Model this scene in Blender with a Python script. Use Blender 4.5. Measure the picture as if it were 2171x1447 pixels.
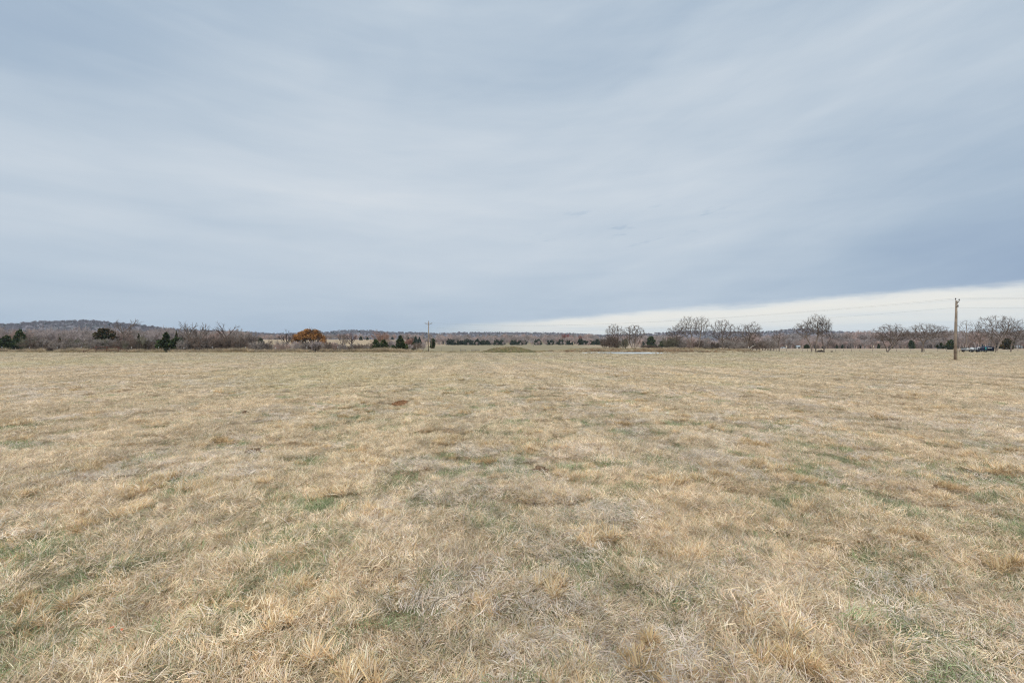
import bpy, math, random
import numpy as np
from math import radians as R, sin, cos, pi

for o in list(bpy.data.objects):
    bpy.data.objects.remove(o)
scene = bpy.context.scene
COL = scene.collection

# ------------------------------------------------------------------ camera
EYE, FPX, CX, HY = 1.7, 965.0, 1085.5, 727.0        # eye height, focal length / centre / horizon in photo pixels
cam_d = bpy.data.cameras.new('camera')
cam = bpy.data.objects.new('camera', cam_d)
COL.objects.link(cam)
cam.location = (0, 0, EYE)
cam.rotation_euler = (R(90), 0, 0)
cam_d.sensor_width = 36.0
cam_d.lens = 36.0 * FPX / 2171.0
cam_d.shift_y = (HY - 723.5) / 2171.0
cam_d.clip_start = 0.05
cam_d.clip_end = 20000
scene.camera = cam

# ------------------------------------------------------------------ view
scene.view_settings.view_transform = 'Standard'
scene.view_settings.look = 'None'
scene.view_settings.gamma = 1
scene.view_settings.exposure = 0.0
scene.view_settings.use_curve_mapping = False
scene.render.film_transparent = False
try:
    scene.cycles.max_bounces = 6
    scene.cycles.diffuse_bounces = 4
    scene.cycles.use_denoising = True
    scene.cycles.denoiser = 'OPENIMAGEDENOISE'
    scene.cycles.denoising_input_passes = 'RGB_ALBEDO_NORMAL'
    scene.cycles.denoising_prefilter = 'NONE'
    scene.cycles.use_adaptive_sampling = False
    scene.cycles.glossy_bounces = 2
    scene.cycles.transparent_max_bounces = 8
    scene.cycles.volume_bounces = 0
    scene.cycles.filter_width = 1.15
except Exception:
    pass

SUN_EL, SUN_AZ = R(40), R(200)      # behind the camera, a little to the left; azimuth clockwise from +y


class NT:
    """small helper around a node tree"""
    def __init__(self, tree):
        self.t = tree
        self.n, self.l = tree.nodes, tree.links

    def node(self, typ, **kw):
        nd = self.n.new(typ)
        for k, v in kw.items():
            setattr(nd, k, v)
        return nd

    def put(self, sock, v):
        if hasattr(v, 'is_linked') or isinstance(v, bpy.types.NodeSocket):
            self.l.new(v, sock)
        else:
            sock.default_value = v

    def math(self, op, a, b=0.0, c=None, clamp=False):
        nd = self.node('ShaderNodeMath', operation=op, use_clamp=clamp)
        self.put(nd.inputs[0], a)
        self.put(nd.inputs[1], b)
        if c is not None:
            self.put(nd.inputs[2], c)
        return nd.outputs[0]

    def step(self, v, lo, hi, a=0.0, b=1.0):
        nd = self.node('ShaderNodeMapRange', interpolation_type='SMOOTHSTEP')
        self.put(nd.inputs[0], v)
        for i, q in enumerate((lo, hi, a, b)):
            self.put(nd.inputs[1 + i], q)
        return nd.outputs[0]

    def xyz(self, x, y, z):
        nd = self.node('ShaderNodeCombineXYZ')
        for i, q in enumerate((x, y, z)):
            self.put(nd.inputs[i], q)
        return nd.outputs[0]

    def noise(self, vec, scale, detail=3.0, rough=0.5, dist=0.0):
        nd = self.node('ShaderNodeTexNoise')
        self.put(nd.inputs['Vector'], vec)
        nd.inputs['Scale'].default_value = scale
        nd.inputs['Detail'].default_value = detail
        nd.inputs['Roughness'].default_value = rough
        nd.inputs['Distortion'].default_value = dist
        return nd.outputs[0]

    def mix(self, f, a, b, blend='MIX'):
        nd = self.node('ShaderNodeMix', data_type='RGBA', blend_type=blend)
        self.put(nd.inputs[0], f)
        self.put(nd.inputs[6], a)
        self.put(nd.inputs[7], b)
        return nd.outputs[2]

    def ramp(self, f, stops):
        nd = self.node('ShaderNodeValToRGB')
        cr = nd.color_ramp
        while len(cr.elements) < len(stops):
            cr.elements.new(0.5)
        for e, (p, c) in zip(cr.elements, stops):
            e.position = p
            e.color = c if len(c) == 4 else (*c, 1)
        self.put(nd.inputs[0], f)
        return nd.outputs[0]


def lin(r, g, b):
    f = lambda c: (c / 255 / 12.92) if c / 255 <= 0.04045 else ((c / 255 + 0.055) / 1.055) ** 2.4
    return (f(r), f(g), f(b), 1.0)


# ------------------------------------------------------------------ sky: overcast deck over a Nishita sky, a bright gap low down
world = bpy.data.worlds.new('World')
scene.world = world
world.use_nodes = True
world.cycles.sampling_method = 'MANUAL'
world.cycles.sample_map_resolution = 1024
W = NT(world.node_tree)
W.n.clear()
wout = W.node('ShaderNodeOutputWorld')
bg = W.node('ShaderNodeBackground')
W.l.new(bg.outputs[0], wout.inputs[0])
bg.inputs[1].default_value = 0.1
sky = W.node('ShaderNodeTexSky', sky_type='NISHITA')
sky.sun_disc = False
sky.sun_elevation = SUN_EL
sky.sun_rotation = SUN_AZ
tc = W.node('ShaderNodeTexCoord')
sep = W.node('ShaderNodeSeparateXYZ')
W.l.new(tc.outputs['Generated'], sep.inputs[0])
dx, dy, dz = sep.outputs
az = W.math('ARCTAN2', dx, dy)
wob = W.noise(W.xyz(W.math('MULTIPLY', az, 1.0), W.math('MULTIPLY', dz, 2.0), 0.0), 3.0, 2.0)
wob = W.math('SUBTRACT', wob, 0.5)
zz = W.math('ADD', dz, W.math('MULTIPLY', wob, 0.035))
# long thin bands that follow the elevation, as a far stratus deck does
bands = W.noise(W.xyz(W.math('MULTIPLY', az, 1.2), W.math('MULTIPLY', zz, 11.0), 3.1), 1.0, 5.0, 0.52, 0.3)
fine = W.noise(W.xyz(W.math('MULTIPLY', az, 4.0), W.math('MULTIPLY', zz, 30.0), 7.7), 1.0, 4.0, 0.55, 0.4)
blobs = W.noise(W.xyz(az, W.math('MULTIPLY', dz, 2.4), 1.3), 2.1, 3.0, 0.5, 0.5)
base = W.ramp(W.math('MULTIPLY', dz, 1.4, clamp=True), [(0.0, (.46,) * 3), (.12, (.54,) * 3), (.26, (.74,) * 3), (.42, (.82,) * 3), (.60, (.60,) * 3), (.85, (.44,) * 3)])
v = W.math('ADD', base, W.math('MULTIPLY', W.math('SUBTRACT', bands, .5), 0.48))
v = W.math('ADD', v, W.math('MULTIPLY', W.math('SUBTRACT', fine, .5), 0.26))
v = W.math('ADD', v, W.math('MULTIPLY', W.math('SUBTRACT', blobs, .5), 0.50))
v = W.math('SUBTRACT', v, W.math('MULTIPLY', W.step(az, .30, .95), W.step(dz, .60, .10, 0, .54)))
v = W.math('SUBTRACT', v, W.math('MULTIPLY', W.step(az, -.35, -.95), W.step(dz, .14, .45, 0, .38)))
# slanting wisps, stronger to the right
wisp = W.noise(W.xyz(W.math('ADD', W.math('MULTIPLY', az, 2.2), W.math('MULTIPLY', dz, 1.0)), W.math('SUBTRACT', W.math('MULTIPLY', dz, 15.0), W.math('MULTIPLY', az, 4.5)), 12.0), 1.0, 6.0, .58, .5)
v = W.math('ADD', v, W.math('MULTIPLY', W.math('MULTIPLY', W.math('SUBTRACT', wisp, .5), .36), W.step(az, -.25, .45, .25, 1.0)))
# small scud below the deck
scud = W.noise(W.xyz(W.math('MULTIPLY', az, 11.0), W.math('MULTIPLY', W.math('SUBTRACT', dz, W.math('MULTIPLY', az, .12)), 60.0), 2.0), 1.0, 3.0, .55)
sm = W.math('MULTIPLY', W.step(az, .0, .12), W.step(az, .50, .40))
sm = W.math('MULTIPLY', sm, W.math('MULTIPLY', W.step(dz, .17, .21), W.step(dz, .31, .25)))
scud = W.math('MULTIPLY', W.step(scud, .60, .72), sm)
v = W.math('SUBTRACT', v, W.math('MULTIPLY', scud, .24))
deck = W.ramp(v, [(0.0, lin(152, 172, 197)), (.30, lin(169, 187, 206)), (.58, lin(188, 202, 216)), (.85, lin(204, 214, 224)), (1.0, lin(214, 221, 228))])
# the deck is thicker lit overhead (outside the picture)
hi = W.step(dz, .60, .90, 1.0, 4.0)
deck = W.mix(1.0, deck, W.xyz(W.math('POWER', hi, 1.06), hi, W.math('POWER', hi, .90)), 'MULTIPLY')
# edge of the deck: one long straight front
edge = W.math('ADD', W.math('MULTIPLY', dx, .0772), W.math('MULTIPLY', dy, .0468))
en = W.noise(W.xyz(W.math('MULTIPLY', az, 7.0), W.math('MULTIPLY', dz, 40.0), 5.0), 1.0, 6.0, .62)
en = W.math('MULTIPLY', W.math('SUBTRACT', en, .5), .026)
below = W.math('SUBTRACT', W.math('ADD', edge, en), dz)
gapm = W.step(below, -.0065, .0095)
gapc = W.ramp(W.math('MULTIPLY', below, 9.0, clamp=True), [(0.0, lin(240, 241, 239)), (.16, lin(249, 246, 238)), (.45, lin(236, 239, 238)), (.8, lin(214, 228, 240))])
gs = W.noise(W.xyz(W.math('MULTIPLY', az, 2.5), W.math('MULTIPLY', dz, 55.0), 8.0), 1.0, 4.0, .5)
gapc = W.mix(W.step(gs, .45, .75, 0, .55), gapc, lin(206, 220, 232))
gapc = W.mix(W.step(az, .15, -.28), gapc, lin(176, 195, 212))
clear = W.mix(1.0, sky.outputs[0], (.055, .055, .055, 1), 'MULTIPLY')
gapc = W.mix(.12, gapc, clear)
cloud = W.mix(gapm, deck, gapc)
total = W.mix(1.0, cloud, (10.0, 10.0, 10.0, 1), 'MULTIPLY')      # background strength is 0.1
W.l.new(total, bg.inputs[0])

sun_d = bpy.data.lights.new('sun', 'SUN')
sun_d.energy = 1.5
sun_d.angle = R(25)
sun_d.color = (1.0, .95, .87)
sun = bpy.data.objects.new('sun', sun_d)
COL.objects.link(sun)
sun.rotation_euler = (R(90) - SUN_EL, 0, pi - SUN_AZ)
sun.location = (0, 0, 60)


# ------------------------------------------------------------------ numpy helpers
def vnoise(x, y, seed=0):
    """smooth value noise in [0,1]"""
    x = np.asarray(x, float); y = np.asarray(y, float)
    xi = np.floor(x).astype(np.int64); yi = np.floor(y).astype(np.int64)
    fx = x - xi; fy = y - yi
    fx = fx * fx * (3 - 2 * fx); fy = fy * fy * (3 - 2 * fy)

    def h(a, b):
        n = (a * 374761393 + b * 668265263 + seed * 974711) & 0x7fffffff
        n = ((n ^ (n >> 13)) * 1274126177) & 0x7fffffff
        return ((n ^ (n >> 16)) & 0xffff) / 65535.0
    return (h(xi, yi) * (1 - fx) + h(xi + 1, yi) * fx) * (1 - fy) + (h(xi, yi + 1) * (1 - fx) + h(xi + 1, yi + 1) * fx) * fy


def fbm(x, y, seed=0, octv=4):
    s = 0; a = .5; t = 0
    for i in range(octv):
        s = s + a * vnoise(np.asarray(x) * 2 ** i + 17.3 * i, np.asarray(y) * 2 ** i - 9.1 * i, seed + i)
        t += a; a *= .55
    return s / t


def mesh_np(name, V, polys, mat=None, col=None, ints=None, smooth=False):
    """polys: list of (k, n) index arrays"""
    me = bpy.data.meshes.new(name)
    V = np.asarray(V, np.float32)
    me.vertices.add(len(V))
    me.vertices.foreach_set('co', V.ravel())
    polys = [np.asarray(p, np.int32) for p in polys if len(p)]
    if polys:
        idx = np.concatenate([p.ravel() for p in polys])
        tot = np.concatenate([np.full(len(p), p.shape[1], np.int32) for p in polys])
        me.loops.add(len(idx))
        me.loops.foreach_set('vertex_index', idx)
        me.polygons.add(len(tot))
        me.polygons.foreach_set('loop_start', np.concatenate([[0], np.cumsum(tot)[:-1]]).astype(np.int32))
        me.polygons.foreach_set('loop_total', tot)
        if smooth:
            me.polygons.foreach_set('use_smooth', np.ones(len(tot), bool))
    if col is not None:
        a = me.attributes.new('col', 'FLOAT_COLOR', 'POINT')
        c = np.ones((len(V), 4), np.float32); c[:, :3] = col
        a.data.foreach_set('color', c.ravel())
    me.update(calc_edges=True)
    if mat:
        me.materials.append(mat)
    return me


def tag(o, label=None, cat=None, group=None, kind=None):
    if label: o['label'] = label
    if cat: o['category'] = cat
    if group: o['group'] = group
    if kind: o['kind'] = kind
    return o


def obj(name, me, parent=None, loc=(0, 0, 0), rz=0.0, scale=None):
    o = bpy.data.objects.new(name, me)
    COL.objects.link(o)
    o.location = loc
    o.rotation_euler = (0, 0, rz)
    if scale is not None:
        o.scale = scale
    if parent is not None:
        o.parent = parent
    return o


def thing(name, label, cat, loc=(0, 0, 0), rz=0.0, group=None, scale=None):
    o = obj(name, None, None, loc, rz, scale)
    return tag(o, label, cat, group)


class MB:
    """collects boxes, tubes and lumps into one mesh"""
    def __init__(self):
        self.V, self.F3, self.F4, self.n, self.C = [], [], [], 0, []

    def add(self, V, F, col=None):
        V = np.asarray(V, float)
        F = np.asarray(F, int) + self.n
        (self.F4 if F.shape[1] == 4 else self.F3).append(F)
        self.V.append(V); self.n += len(V)
        self.C.append(np.ones((len(V), 3)) * (col if col is not None else 1.0))
        return self

    def box(self, x0, x1, y0, y1, z0, z1):
        V = [(x, y, z) for z in (z0, z1) for y in (y0, y1) for x in (x0, x1)]
        return self.add(V, [(0, 2, 3, 1), (4, 5, 7, 6), (0, 1, 5, 4), (2, 6, 7, 3), (0, 4, 6, 2), (1, 3, 7, 5)])

    def tube(self, pts, rad, k=8, caps=True):
        P = np.asarray(pts, float)[None]
        Rr = np.broadcast_to(np.asarray(rad, float), (P.shape[1],))[None]
        V, F = tubes(P, Rr, k)
        b = self.n
        self.add(V, F)
        if caps:
            n = P.shape[1]
            for ring, c, flip in ((0, P[0, 0], True), (n - 1, P[0, -1], False)):
                ci = self.n
                self.V.append(np.array([c])); self.C.append(np.ones((1, 3))); self.n += 1
                i = b + ring * k + np.arange(k); j = b + ring * k + (np.arange(k) + 1) % k
                t = np.stack([i, j, np.full(k, ci)], 1)
                self.F3.append(t[:, ::-1] if flip else t)
        return self

    def lathe(self, prof, k=16, centre=(0, 0, 0), axis='z'):
        prof = np.asarray(prof, float)
        th = np.arange(k) * 2 * pi / k
        V = np.stack([prof[:, 0, None] * np.cos(th), prof[:, 0, None] * np.sin(th), np.repeat(prof[:, 1, None], k, 1)], -1)
        if axis == 'x': V = V[..., [2, 0, 1]]
        if axis == 'y': V = V[..., [1, 2, 0]]
        V = V.reshape(-1, 3) + np.array(centre)
        n = len(prof)
        i = np.arange(n - 1)[:, None] * k + np.arange(k)[None]
        j = np.arange(n - 1)[:, None] * k + (np.arange(k)[None] + 1) % k
        return self.add(V, np.stack([i, j, j + k, i + k], -1).reshape(-1, 4))

    def mesh(self, name, mat, smooth=False, col=False):
        return mesh_np(name, np.concatenate(self.V), [np.concatenate(f) for f in (self.F4, self.F3) if f], mat,
                       np.concatenate(self.C) if col else None, smooth=smooth)

    def build(self, name, mat, parent=None, smooth=False, **kw):
        return obj(name, self.mesh(name, mat, smooth), parent, **kw)


def tubes(P, Rr, k):
    """P (B,N,3), R (B,N) -> verts, quads"""
    P = np.asarray(P, float); Rr = np.asarray(Rr, float)
    B, N, _ = P.shape
    T = np.gradient(P, axis=1)
    T /= np.linalg.norm(T, axis=2, keepdims=True) + 1e-9
    ref = np.where(np.abs(T[:, :1, 2:3]) > .8, np.array([1., 0, 0]), np.array([0, 0, 1.]))
    A = np.cross(T, np.broadcast_to(ref, T.shape)); A /= np.linalg.norm(A, axis=2, keepdims=True) + 1e-9
    Bn = np.cross(T, A)
    th = np.arange(k) * 2 * pi / k
    V = P[:, :, None] + Rr[:, :, None, None] * (A[:, :, None] * np.cos(th)[None, None, :, None] + Bn[:, :, None] * np.sin(th)[None, None, :, None])
    b = np.arange(B)[:, None, None] * N * k; n = np.arange(N - 1)[None, :, None] * k
    i = b + n + np.arange(k)[None, None]; j = b + n + (np.arange(k)[None, None] + 1) % k
    return V.reshape(-1, 3), np.stack([i, j, j + k, i + k], -1).reshape(-1, 4)


def px(x, d):
    return (x - CX) / FPX * d


def zpx(y, d):
    return EYE - (y - HY) * d / FPX


# ------------------------------------------------------------------ the lie of the land
PU = np.array([-2.0, -.62, -.30, -.20, .19, .30, 2.0])
PD = np.array([-60, 0, 122, 150, 200, 300, 390, 560, 900, 1500, 6000.])
PZ = np.array([
    [.3, 0, -.73, -.7, .5, 3.0, 4.4, 6.0, 8.0, 9.0, 10.0],
    [.3, 0, -.73, -.7, .3, 2.8, 4.6, 6.0, 8.0, 9.0, 10.0],
    [.3, 0, -.73, -.7, .2, 2.6, 4.6, 6.0, 8.0, 9.0, 10.0],
    [.3, 0, -.73, -.7, -.6, -.3, .1, 5.0, 8.0, 9.0, 10.0],
    [.3, 0, -.73, -.72, -.6, -.35, .1, 4.0, 7.0, 9.0, 10.0],
    [.3, 0, -.73, -.80, -1.1, -1.7, -1.7, -1.0, 1.0, 5.0, 10.0],
    [.3, 0, -.73, -.80, -1.1, -1.7, -1.7, -1.0, 1.0, 5.0, 10.0]])
POND = (px(1321, 110), 107.8, 9.3, 8.0)           # centre x, y and half sizes
POND_Z = -.60


def ground_z(x, y):
    x = np.asarray(x, float); y = np.asarray(y, float)
    u = np.clip(x / np.maximum(y, 60.), PU[0], PU[-1])
    prof = np.stack([np.interp(y, PD, p) for p in PZ])
    k = np.clip(np.searchsorted(PU, u) - 1, 0, len(PU) - 2)
    t = (u - PU[k]) / (PU[k + 1] - PU[k]); t = np.clip(t, 0, 1); t = t * t * (3 - 2 * t)
    ii = np.indices(k.shape)
    z = prof[(k,) + tuple(ii)] * (1 - t) + prof[(k + 1,) + tuple(ii)] * t
    # gentle unevenness of the field
    near = np.clip((y + 20) / 40, 0, 1)
    z = z + (fbm(x / 9., y / 14., 5, 3) - .5) * .10 * near + (fbm(x / 1.6, y / 2.2, 8, 3) - .5) * .028 * np.clip(1.3 - y / 90, .25, 1)
    # pond levee
    ends = 1 / (1 + np.exp(-(x - 14) / 2.5)) / (1 + np.exp((x - 68) / 5))
    wob = (fbm(x / 9, y * 0, 3, 2) - .5) * 2.0
    prof_l = np.where(y < 126 + wob, np.exp(-((y - 126 - wob) / 3.6) ** 2), np.exp(-((y - 126 - wob) / 9.0) ** 2))
    z = z + .80 * ends * prof_l
    z = z + .14 * np.exp(-((y - 118.5) / 2.0) ** 2 - ((x - 27) / 14.) ** 4)
    # pond basin
    q = ((x - POND[0]) / POND[2]) ** 2 + ((y - POND[1]) / POND[3]) ** 2
    z = z - .30 * np.exp(-np.clip(q, 0, 9) ** 3 * .9)
    return z


def gz(x, y):
    return float(ground_z(np.array([x]), np.array([y]))[0])


# ------------------------------------------------------------------ materials
def mat_new(name):
    m = bpy.data.materials.new(name)
    m.use_nodes = True
    t = NT(m.node_tree)
    b = t.n['Principled BSDF']
    b.inputs['Roughness'].default_value = .9
    b.inputs['Specular IOR Level'].default_value = .12
    return m, t, b


def simple(name, c, rough=.8, spec=.2, metal=0.0, var=.25, scale=6.0):
    m, t, b = mat_new(name)
    geo = t.node('ShaderNodeNewGeometry')
    n = t.noise(geo.outputs['Position'], scale, 4, .6)
    k = t.step(n, .25, .75, 1 - var, 1 + var)
    t.l.new(t.mix(1.0, (*c, 1), t.xyz(k, k, k), 'MULTIPLY'), b.inputs['Base Color'])
    b.inputs['Roughness'].default_value = rough
    b.inputs['Specular IOR Level'].default_value = spec
    b.inputs['Metallic'].default_value = metal
    return m


def vcol_mat(name, var=.35, scale=.6, trans=0.0, mul=(1, 1, 1)):
    """base colour from the per-vertex kind colour, varied by place"""
    m, t, b = mat_new(name)
    at = t.node('ShaderNodeAttribute', attribute_name='col')
    geo = t.node('ShaderNodeNewGeometry')
    n = t.noise(geo.outputs['Position'], scale, 3, .55)
    k = t.step(n, .28, .72, 1 - var, 1 + var)
    c = t.mix(1.0, at.outputs['Color'], t.xyz(t.math('MULTIPLY', k, mul[0]), t.math('MULTIPLY', k, mul[1]), t.math('MULTIPLY', k, mul[2])), 'MULTIPLY')
    t.l.new(c, b.inputs['Base Color'])
    b.inputs['Specular IOR Level'].default_value = .05
    if trans:
        tr = t.node('ShaderNodeBsdfTranslucent')
        t.l.new(c, tr.inputs[0])
        mx = t.node('ShaderNodeMixShader')
        mx.inputs[0].default_value = trans
        t.l.new(b.outputs[0], mx.inputs[1]); t.l.new(tr.outputs[0], mx.inputs[2])
        t.l.new(mx.outputs[0], t.n['Material Output'].inputs[0])
    return m


def grass_tint(t, pos):
    """large scale drift of the field colour: mown rows running away from the viewer, greener and redder areas"""
    s = t.node('ShaderNodeSeparateXYZ'); t.l.new(pos, s.inputs[0])
    rx = t.math('ADD', s.outputs[0], t.math('MULTIPLY', s.outputs[1], .09))
    wv = t.math('SINE', t.math('ADD', t.math('MULTIPLY', rx, 2.3), t.math('MULTIPLY', t.noise(t.xyz(t.math('MULTIPLY', rx, .2), t.math('MULTIPLY', s.outputs[1], .04), 6.0), 1.0, 2, .5), 9.0)))
    rows = t.noise(t.xyz(t.math('MULTIPLY', rx, .55), t.math('MULTIPLY', s.outputs[1], .11), 0.0), 1.0, 4, .6, .3)
    rows = t.math('ADD', rows, t.math('MULTIPLY', wv, .085))
    big = t.noise(t.xyz(t.math('MULTIPLY', s.outputs[0], .05), t.math('MULTIPLY', s.outputs[1], .035), 4.0), 1.0, 3, .5)
    cross = t.noise(t.xyz(t.math('MULTIPLY', s.outputs[0], .10), t.math('MULTIPLY', s.outputs[1], .5), 9.0), 1.0, 4, .6)
    return rows, big, cross, s


# ground sheet
gm, t, b = mat_new('dry_pasture_ground')
geo = t.node('ShaderNodeNewGeometry')
pos = geo.outputs['Position']
rows, big, cross, s = grass_tint(t, pos)
fine = t.noise(pos, 9.0, 6, .7)
c = t.ramp(fine, [(.28, (.16, .12, .065)), (.45, (.28, .22, .13)), (.60, (.38, .30, .19)), (.78, (.46, .37, .25))])
c = t.mix(t.step(rows, .50, .68, 0, .55), c, (.20, .20, .09, 1))
c = t.mix(t.step(cross, .52, .70, 0, .40), c, (.36, .24, .12, 1))
far = t.step(s.outputs[1], 100, 190)
farc = t.ramp(t.noise(t.xyz(t.math('MULTIPLY', s.outputs[0], .03), t.math('MULTIPLY', s.outputs[1], .012), 2.0), 1.0, 4, .6),
              [(.30, (.20, .16, .09)), (.5, (.245, .195, .115)), (.70, (.28, .22, .14))])
farr = t.step(s.outputs[0], 30, 70)
farc = t.mix(farr, farc, (.34, .25, .165, 1))
lefth = t.step(s.outputs[0], -40, -70)
farc = t.mix(lefth, farc, (.36, .26, .165, 1))
c = t.mix(far, c, farc)
t.l.new(c, b.inputs['Base Color'])
bp = t.node('ShaderNodeBump'); bp.inputs['Strength'].default_value = .5; bp.inputs['Distance'].default_value = .05
t.l.new(fine, bp.inputs['Height']); t.l.new(bp.outputs[0], b.inputs['Normal'])

# grass blades
def blade_mat(name, trans=.25):
    m, t, b = mat_new(name)
    at = t.node('ShaderNodeAttribute', attribute_name='col')
    geo = t.node('ShaderNodeNewGeometry')
    rows, big, cross, s = grass_tint(t, geo.outputs['Position'])
    c = at.outputs['Color']
    fl = t.noise(t.xyz(t.math('MULTIPLY', s.outputs[0], 4.4), t.math('MULTIPLY', s.outputs[1], 3.4), 3.0), 1.0, 3, .6)
    k = t.math('MULTIPLY', t.step(rows, .30, .70, .88, 1.10), t.step(fl, .32, .66, .84, 1.14))
    c = t.mix(1.0, c, t.xyz(k, k, k), 'MULTIPLY')
    c = t.mix(t.step(big, .45, .70, 0, .25), c, t.mix(1.0, c, (.80, .98, .70, 1), 'MULTIPLY'))
    c = t.mix(t.step(cross, .54, .76, 0, .32), c, t.mix(1.0, c, (.90, .78, .62, 1), 'MULTIPLY'))
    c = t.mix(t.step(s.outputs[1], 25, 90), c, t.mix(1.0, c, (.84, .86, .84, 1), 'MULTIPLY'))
    t.l.new(c, b.inputs['Base Color'])
    b.inputs['Specular IOR Level'].default_value = .15
    b.inputs['Roughness'].default_value = .6
    vm = t.node('ShaderNodeVectorMath', operation='ADD')
    t.l.new(geo.outputs['Normal'], vm.inputs[0]); vm.inputs[1].default_value = (0, 0, .9)
    vn = t.node('ShaderNodeVectorMath', operation='NORMALIZE')
    t.l.new(vm.outputs[0], vn.inputs[0]); t.l.new(vn.outputs[0], b.inputs['Normal'])
    tr = t.node('ShaderNodeBsdfTranslucent'); t.l.new(c, tr.inputs[0])
    mx = t.node('ShaderNodeMixShader'); mx.inputs[0].default_value = trans
    t.l.new(b.outputs[0], mx.inputs[1]); t.l.new(tr.outputs[0], mx.inputs[2])
    t.l.new(mx.outputs[0], t.n['Material Output'].inputs[0])
    return m


BLADE = blade_mat('dry_grass_blades')
WEED = vcol_mat('tall_weeds', .25, .3, .3, (1.18, 1.18, 1.16))
BARK = vcol_mat('bare_bark', .22, .5)
EVERG = vcol_mat('cedar_foliage', .35, .9, .1)
OAKL = vcol_mat('orange_oak_leaves', .30, .8, .15)
POLEM = simple('weathered_pole_wood', (.30, .235, .18), .9, .1, var=.3, scale=3)
METAL = simple('grey_metal', (.22, .22, .22), .5, .4, .6)
DARKM = simple('dark_fitting', (.05, .045, .04), .6, .3)
CABLE = simple('cable', (.30, .29, .28), .6, .3)
RUST = simple('rusty_pipe', (.13, .055, .035), .85, .15, var=.4)
STEEL = simple('weathered_steel_post', (.22, .185, .155), .8, .2)
CAPM = simple('plastic_cap', (.55, .55, .53), .6, .3, var=.08)
WHITEP = simple('white_paint', (.72, .73, .73), .6, .3, var=.08)
NAVY = simple('navy_paint', (.012, .018, .045), .45, .4, var=.3)
BLACKM = simple('black_rubber', (.012, .012, .013), .8, .2)
TEAL = simple('teal_paint', (.02, .30, .28), .5, .4)
SOIL = simple('red_soil', (.215, .11, .055), .95, .05, var=.5, scale=14)
DUNG = simple('dark_soil', (.20, .13, .08), .95, .05, var=.5, scale=20)
ROOFM = simple('pale_tin_roof', (.42, .50, .55), .5, .4)
LEAFM = simple('orange_leaf', (.55, .14, .06), .7, .2)
WOODP = simple('pale_dead_wood', (.46, .40, .34), .9, .1)


# ------------------------------------------------------------------ scatter: one object that carries its own source shapes and points
def scatter(name, variants, pts, idx, rot, scl, mat, kind='stuff', label=None):
    """variants: list of (V, [faces], col). All in one mesh; geometry nodes place copies on the loose points."""
    Vs, Cs, var, polys, n = [], [], [], [], 0
    for k, (V, F, C) in enumerate(variants):
        Vs.append(V); Cs.append(C); var.append(np.full(len(V), k))
        polys += [f + n for f in F]
        n += len(V)
    m = len(pts)
    Vs.append(pts); Cs.append(np.ones((m, 3))); var.append(np.full(m, -1))
    V = np.concatenate(Vs)
    me = mesh_np(name, V, polys, mat, np.concatenate(Cs))

    def attr(nm, typ, field, a, dim):
        at = me.attributes.new(nm, typ, 'POINT')
        full = np.zeros((len(V), dim), np.float32 if typ != 'INT' else np.int32)
        full[n:] = np.asarray(a).reshape(m, dim)
        at.data.foreach_set(field, full.ravel())
    va = me.attributes.new('var', 'INT', 'POINT')
    va.data.foreach_set('value', np.concatenate(var).astype(np.int32))
    attr('pidx', 'INT', 'value', idx, 1)
    attr('prot', 'FLOAT_VECTOR', 'vector', rot, 3)
    attr('pscl', 'FLOAT_VECTOR', 'vector', scl, 3)
    ng = bpy.data.node_groups.new(name + '_scatter', 'GeometryNodeTree')
    ng.interface.new_socket('Geometry', in_out='INPUT', socket_type='NodeSocketGeometry')
    ng.interface.new_socket('Geometry', in_out='OUTPUT', socket_type='NodeSocketGeometry')
    N, L = ng.nodes, ng.links
    gi, go = N.new('NodeGroupInput'), N.new('NodeGroupOutput')

    def named(nm, typ):
        nd = N.new('GeometryNodeInputNamedAttribute'); nd.data_type = typ
        nd.inputs[0].default_value = nm
        return nd.outputs[0]

    def equal(a, k):
        nd = N.new('FunctionNodeCompare'); nd.data_type = 'INT'; nd.operation = 'EQUAL'
        L.new(a, nd.inputs[2]); nd.inputs[3].default_value = k
        return nd.outputs[0]

    def separate(k):
        nd = N.new('GeometryNodeSeparateGeometry'); nd.domain = 'POINT'
        L.new(gi.outputs[0], nd.inputs[0]); L.new(equal(named('var', 'INT'), k), nd.inputs[1])
        return nd.outputs[0]
    points = separate(-1)
    join = N.new('GeometryNodeJoinGeometry')
    for k in range(len(variants)):
        ip = N.new('GeometryNodeInstanceOnPoints')
        L.new(points, ip.inputs['Points'])
        L.new(equal(named('pidx', 'INT'), k), ip.inputs['Selection'])
        L.new(separate(k), ip.inputs['Instance'])
        L.new(named('prot', 'FLOAT_VECTOR'), ip.inputs['Rotation'])
        L.new(named('pscl', 'FLOAT_VECTOR'), ip.inputs['Scale'])
        L.new(ip.outputs[0], join.inputs[0])
    L.new(join.outputs[0], go.inputs[0])
    o = obj(name, me)
    md = o.modifiers.new('scatter', 'NODES'); md.node_group = ng
    tag(o, label, None, None, kind)
    return o


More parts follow.
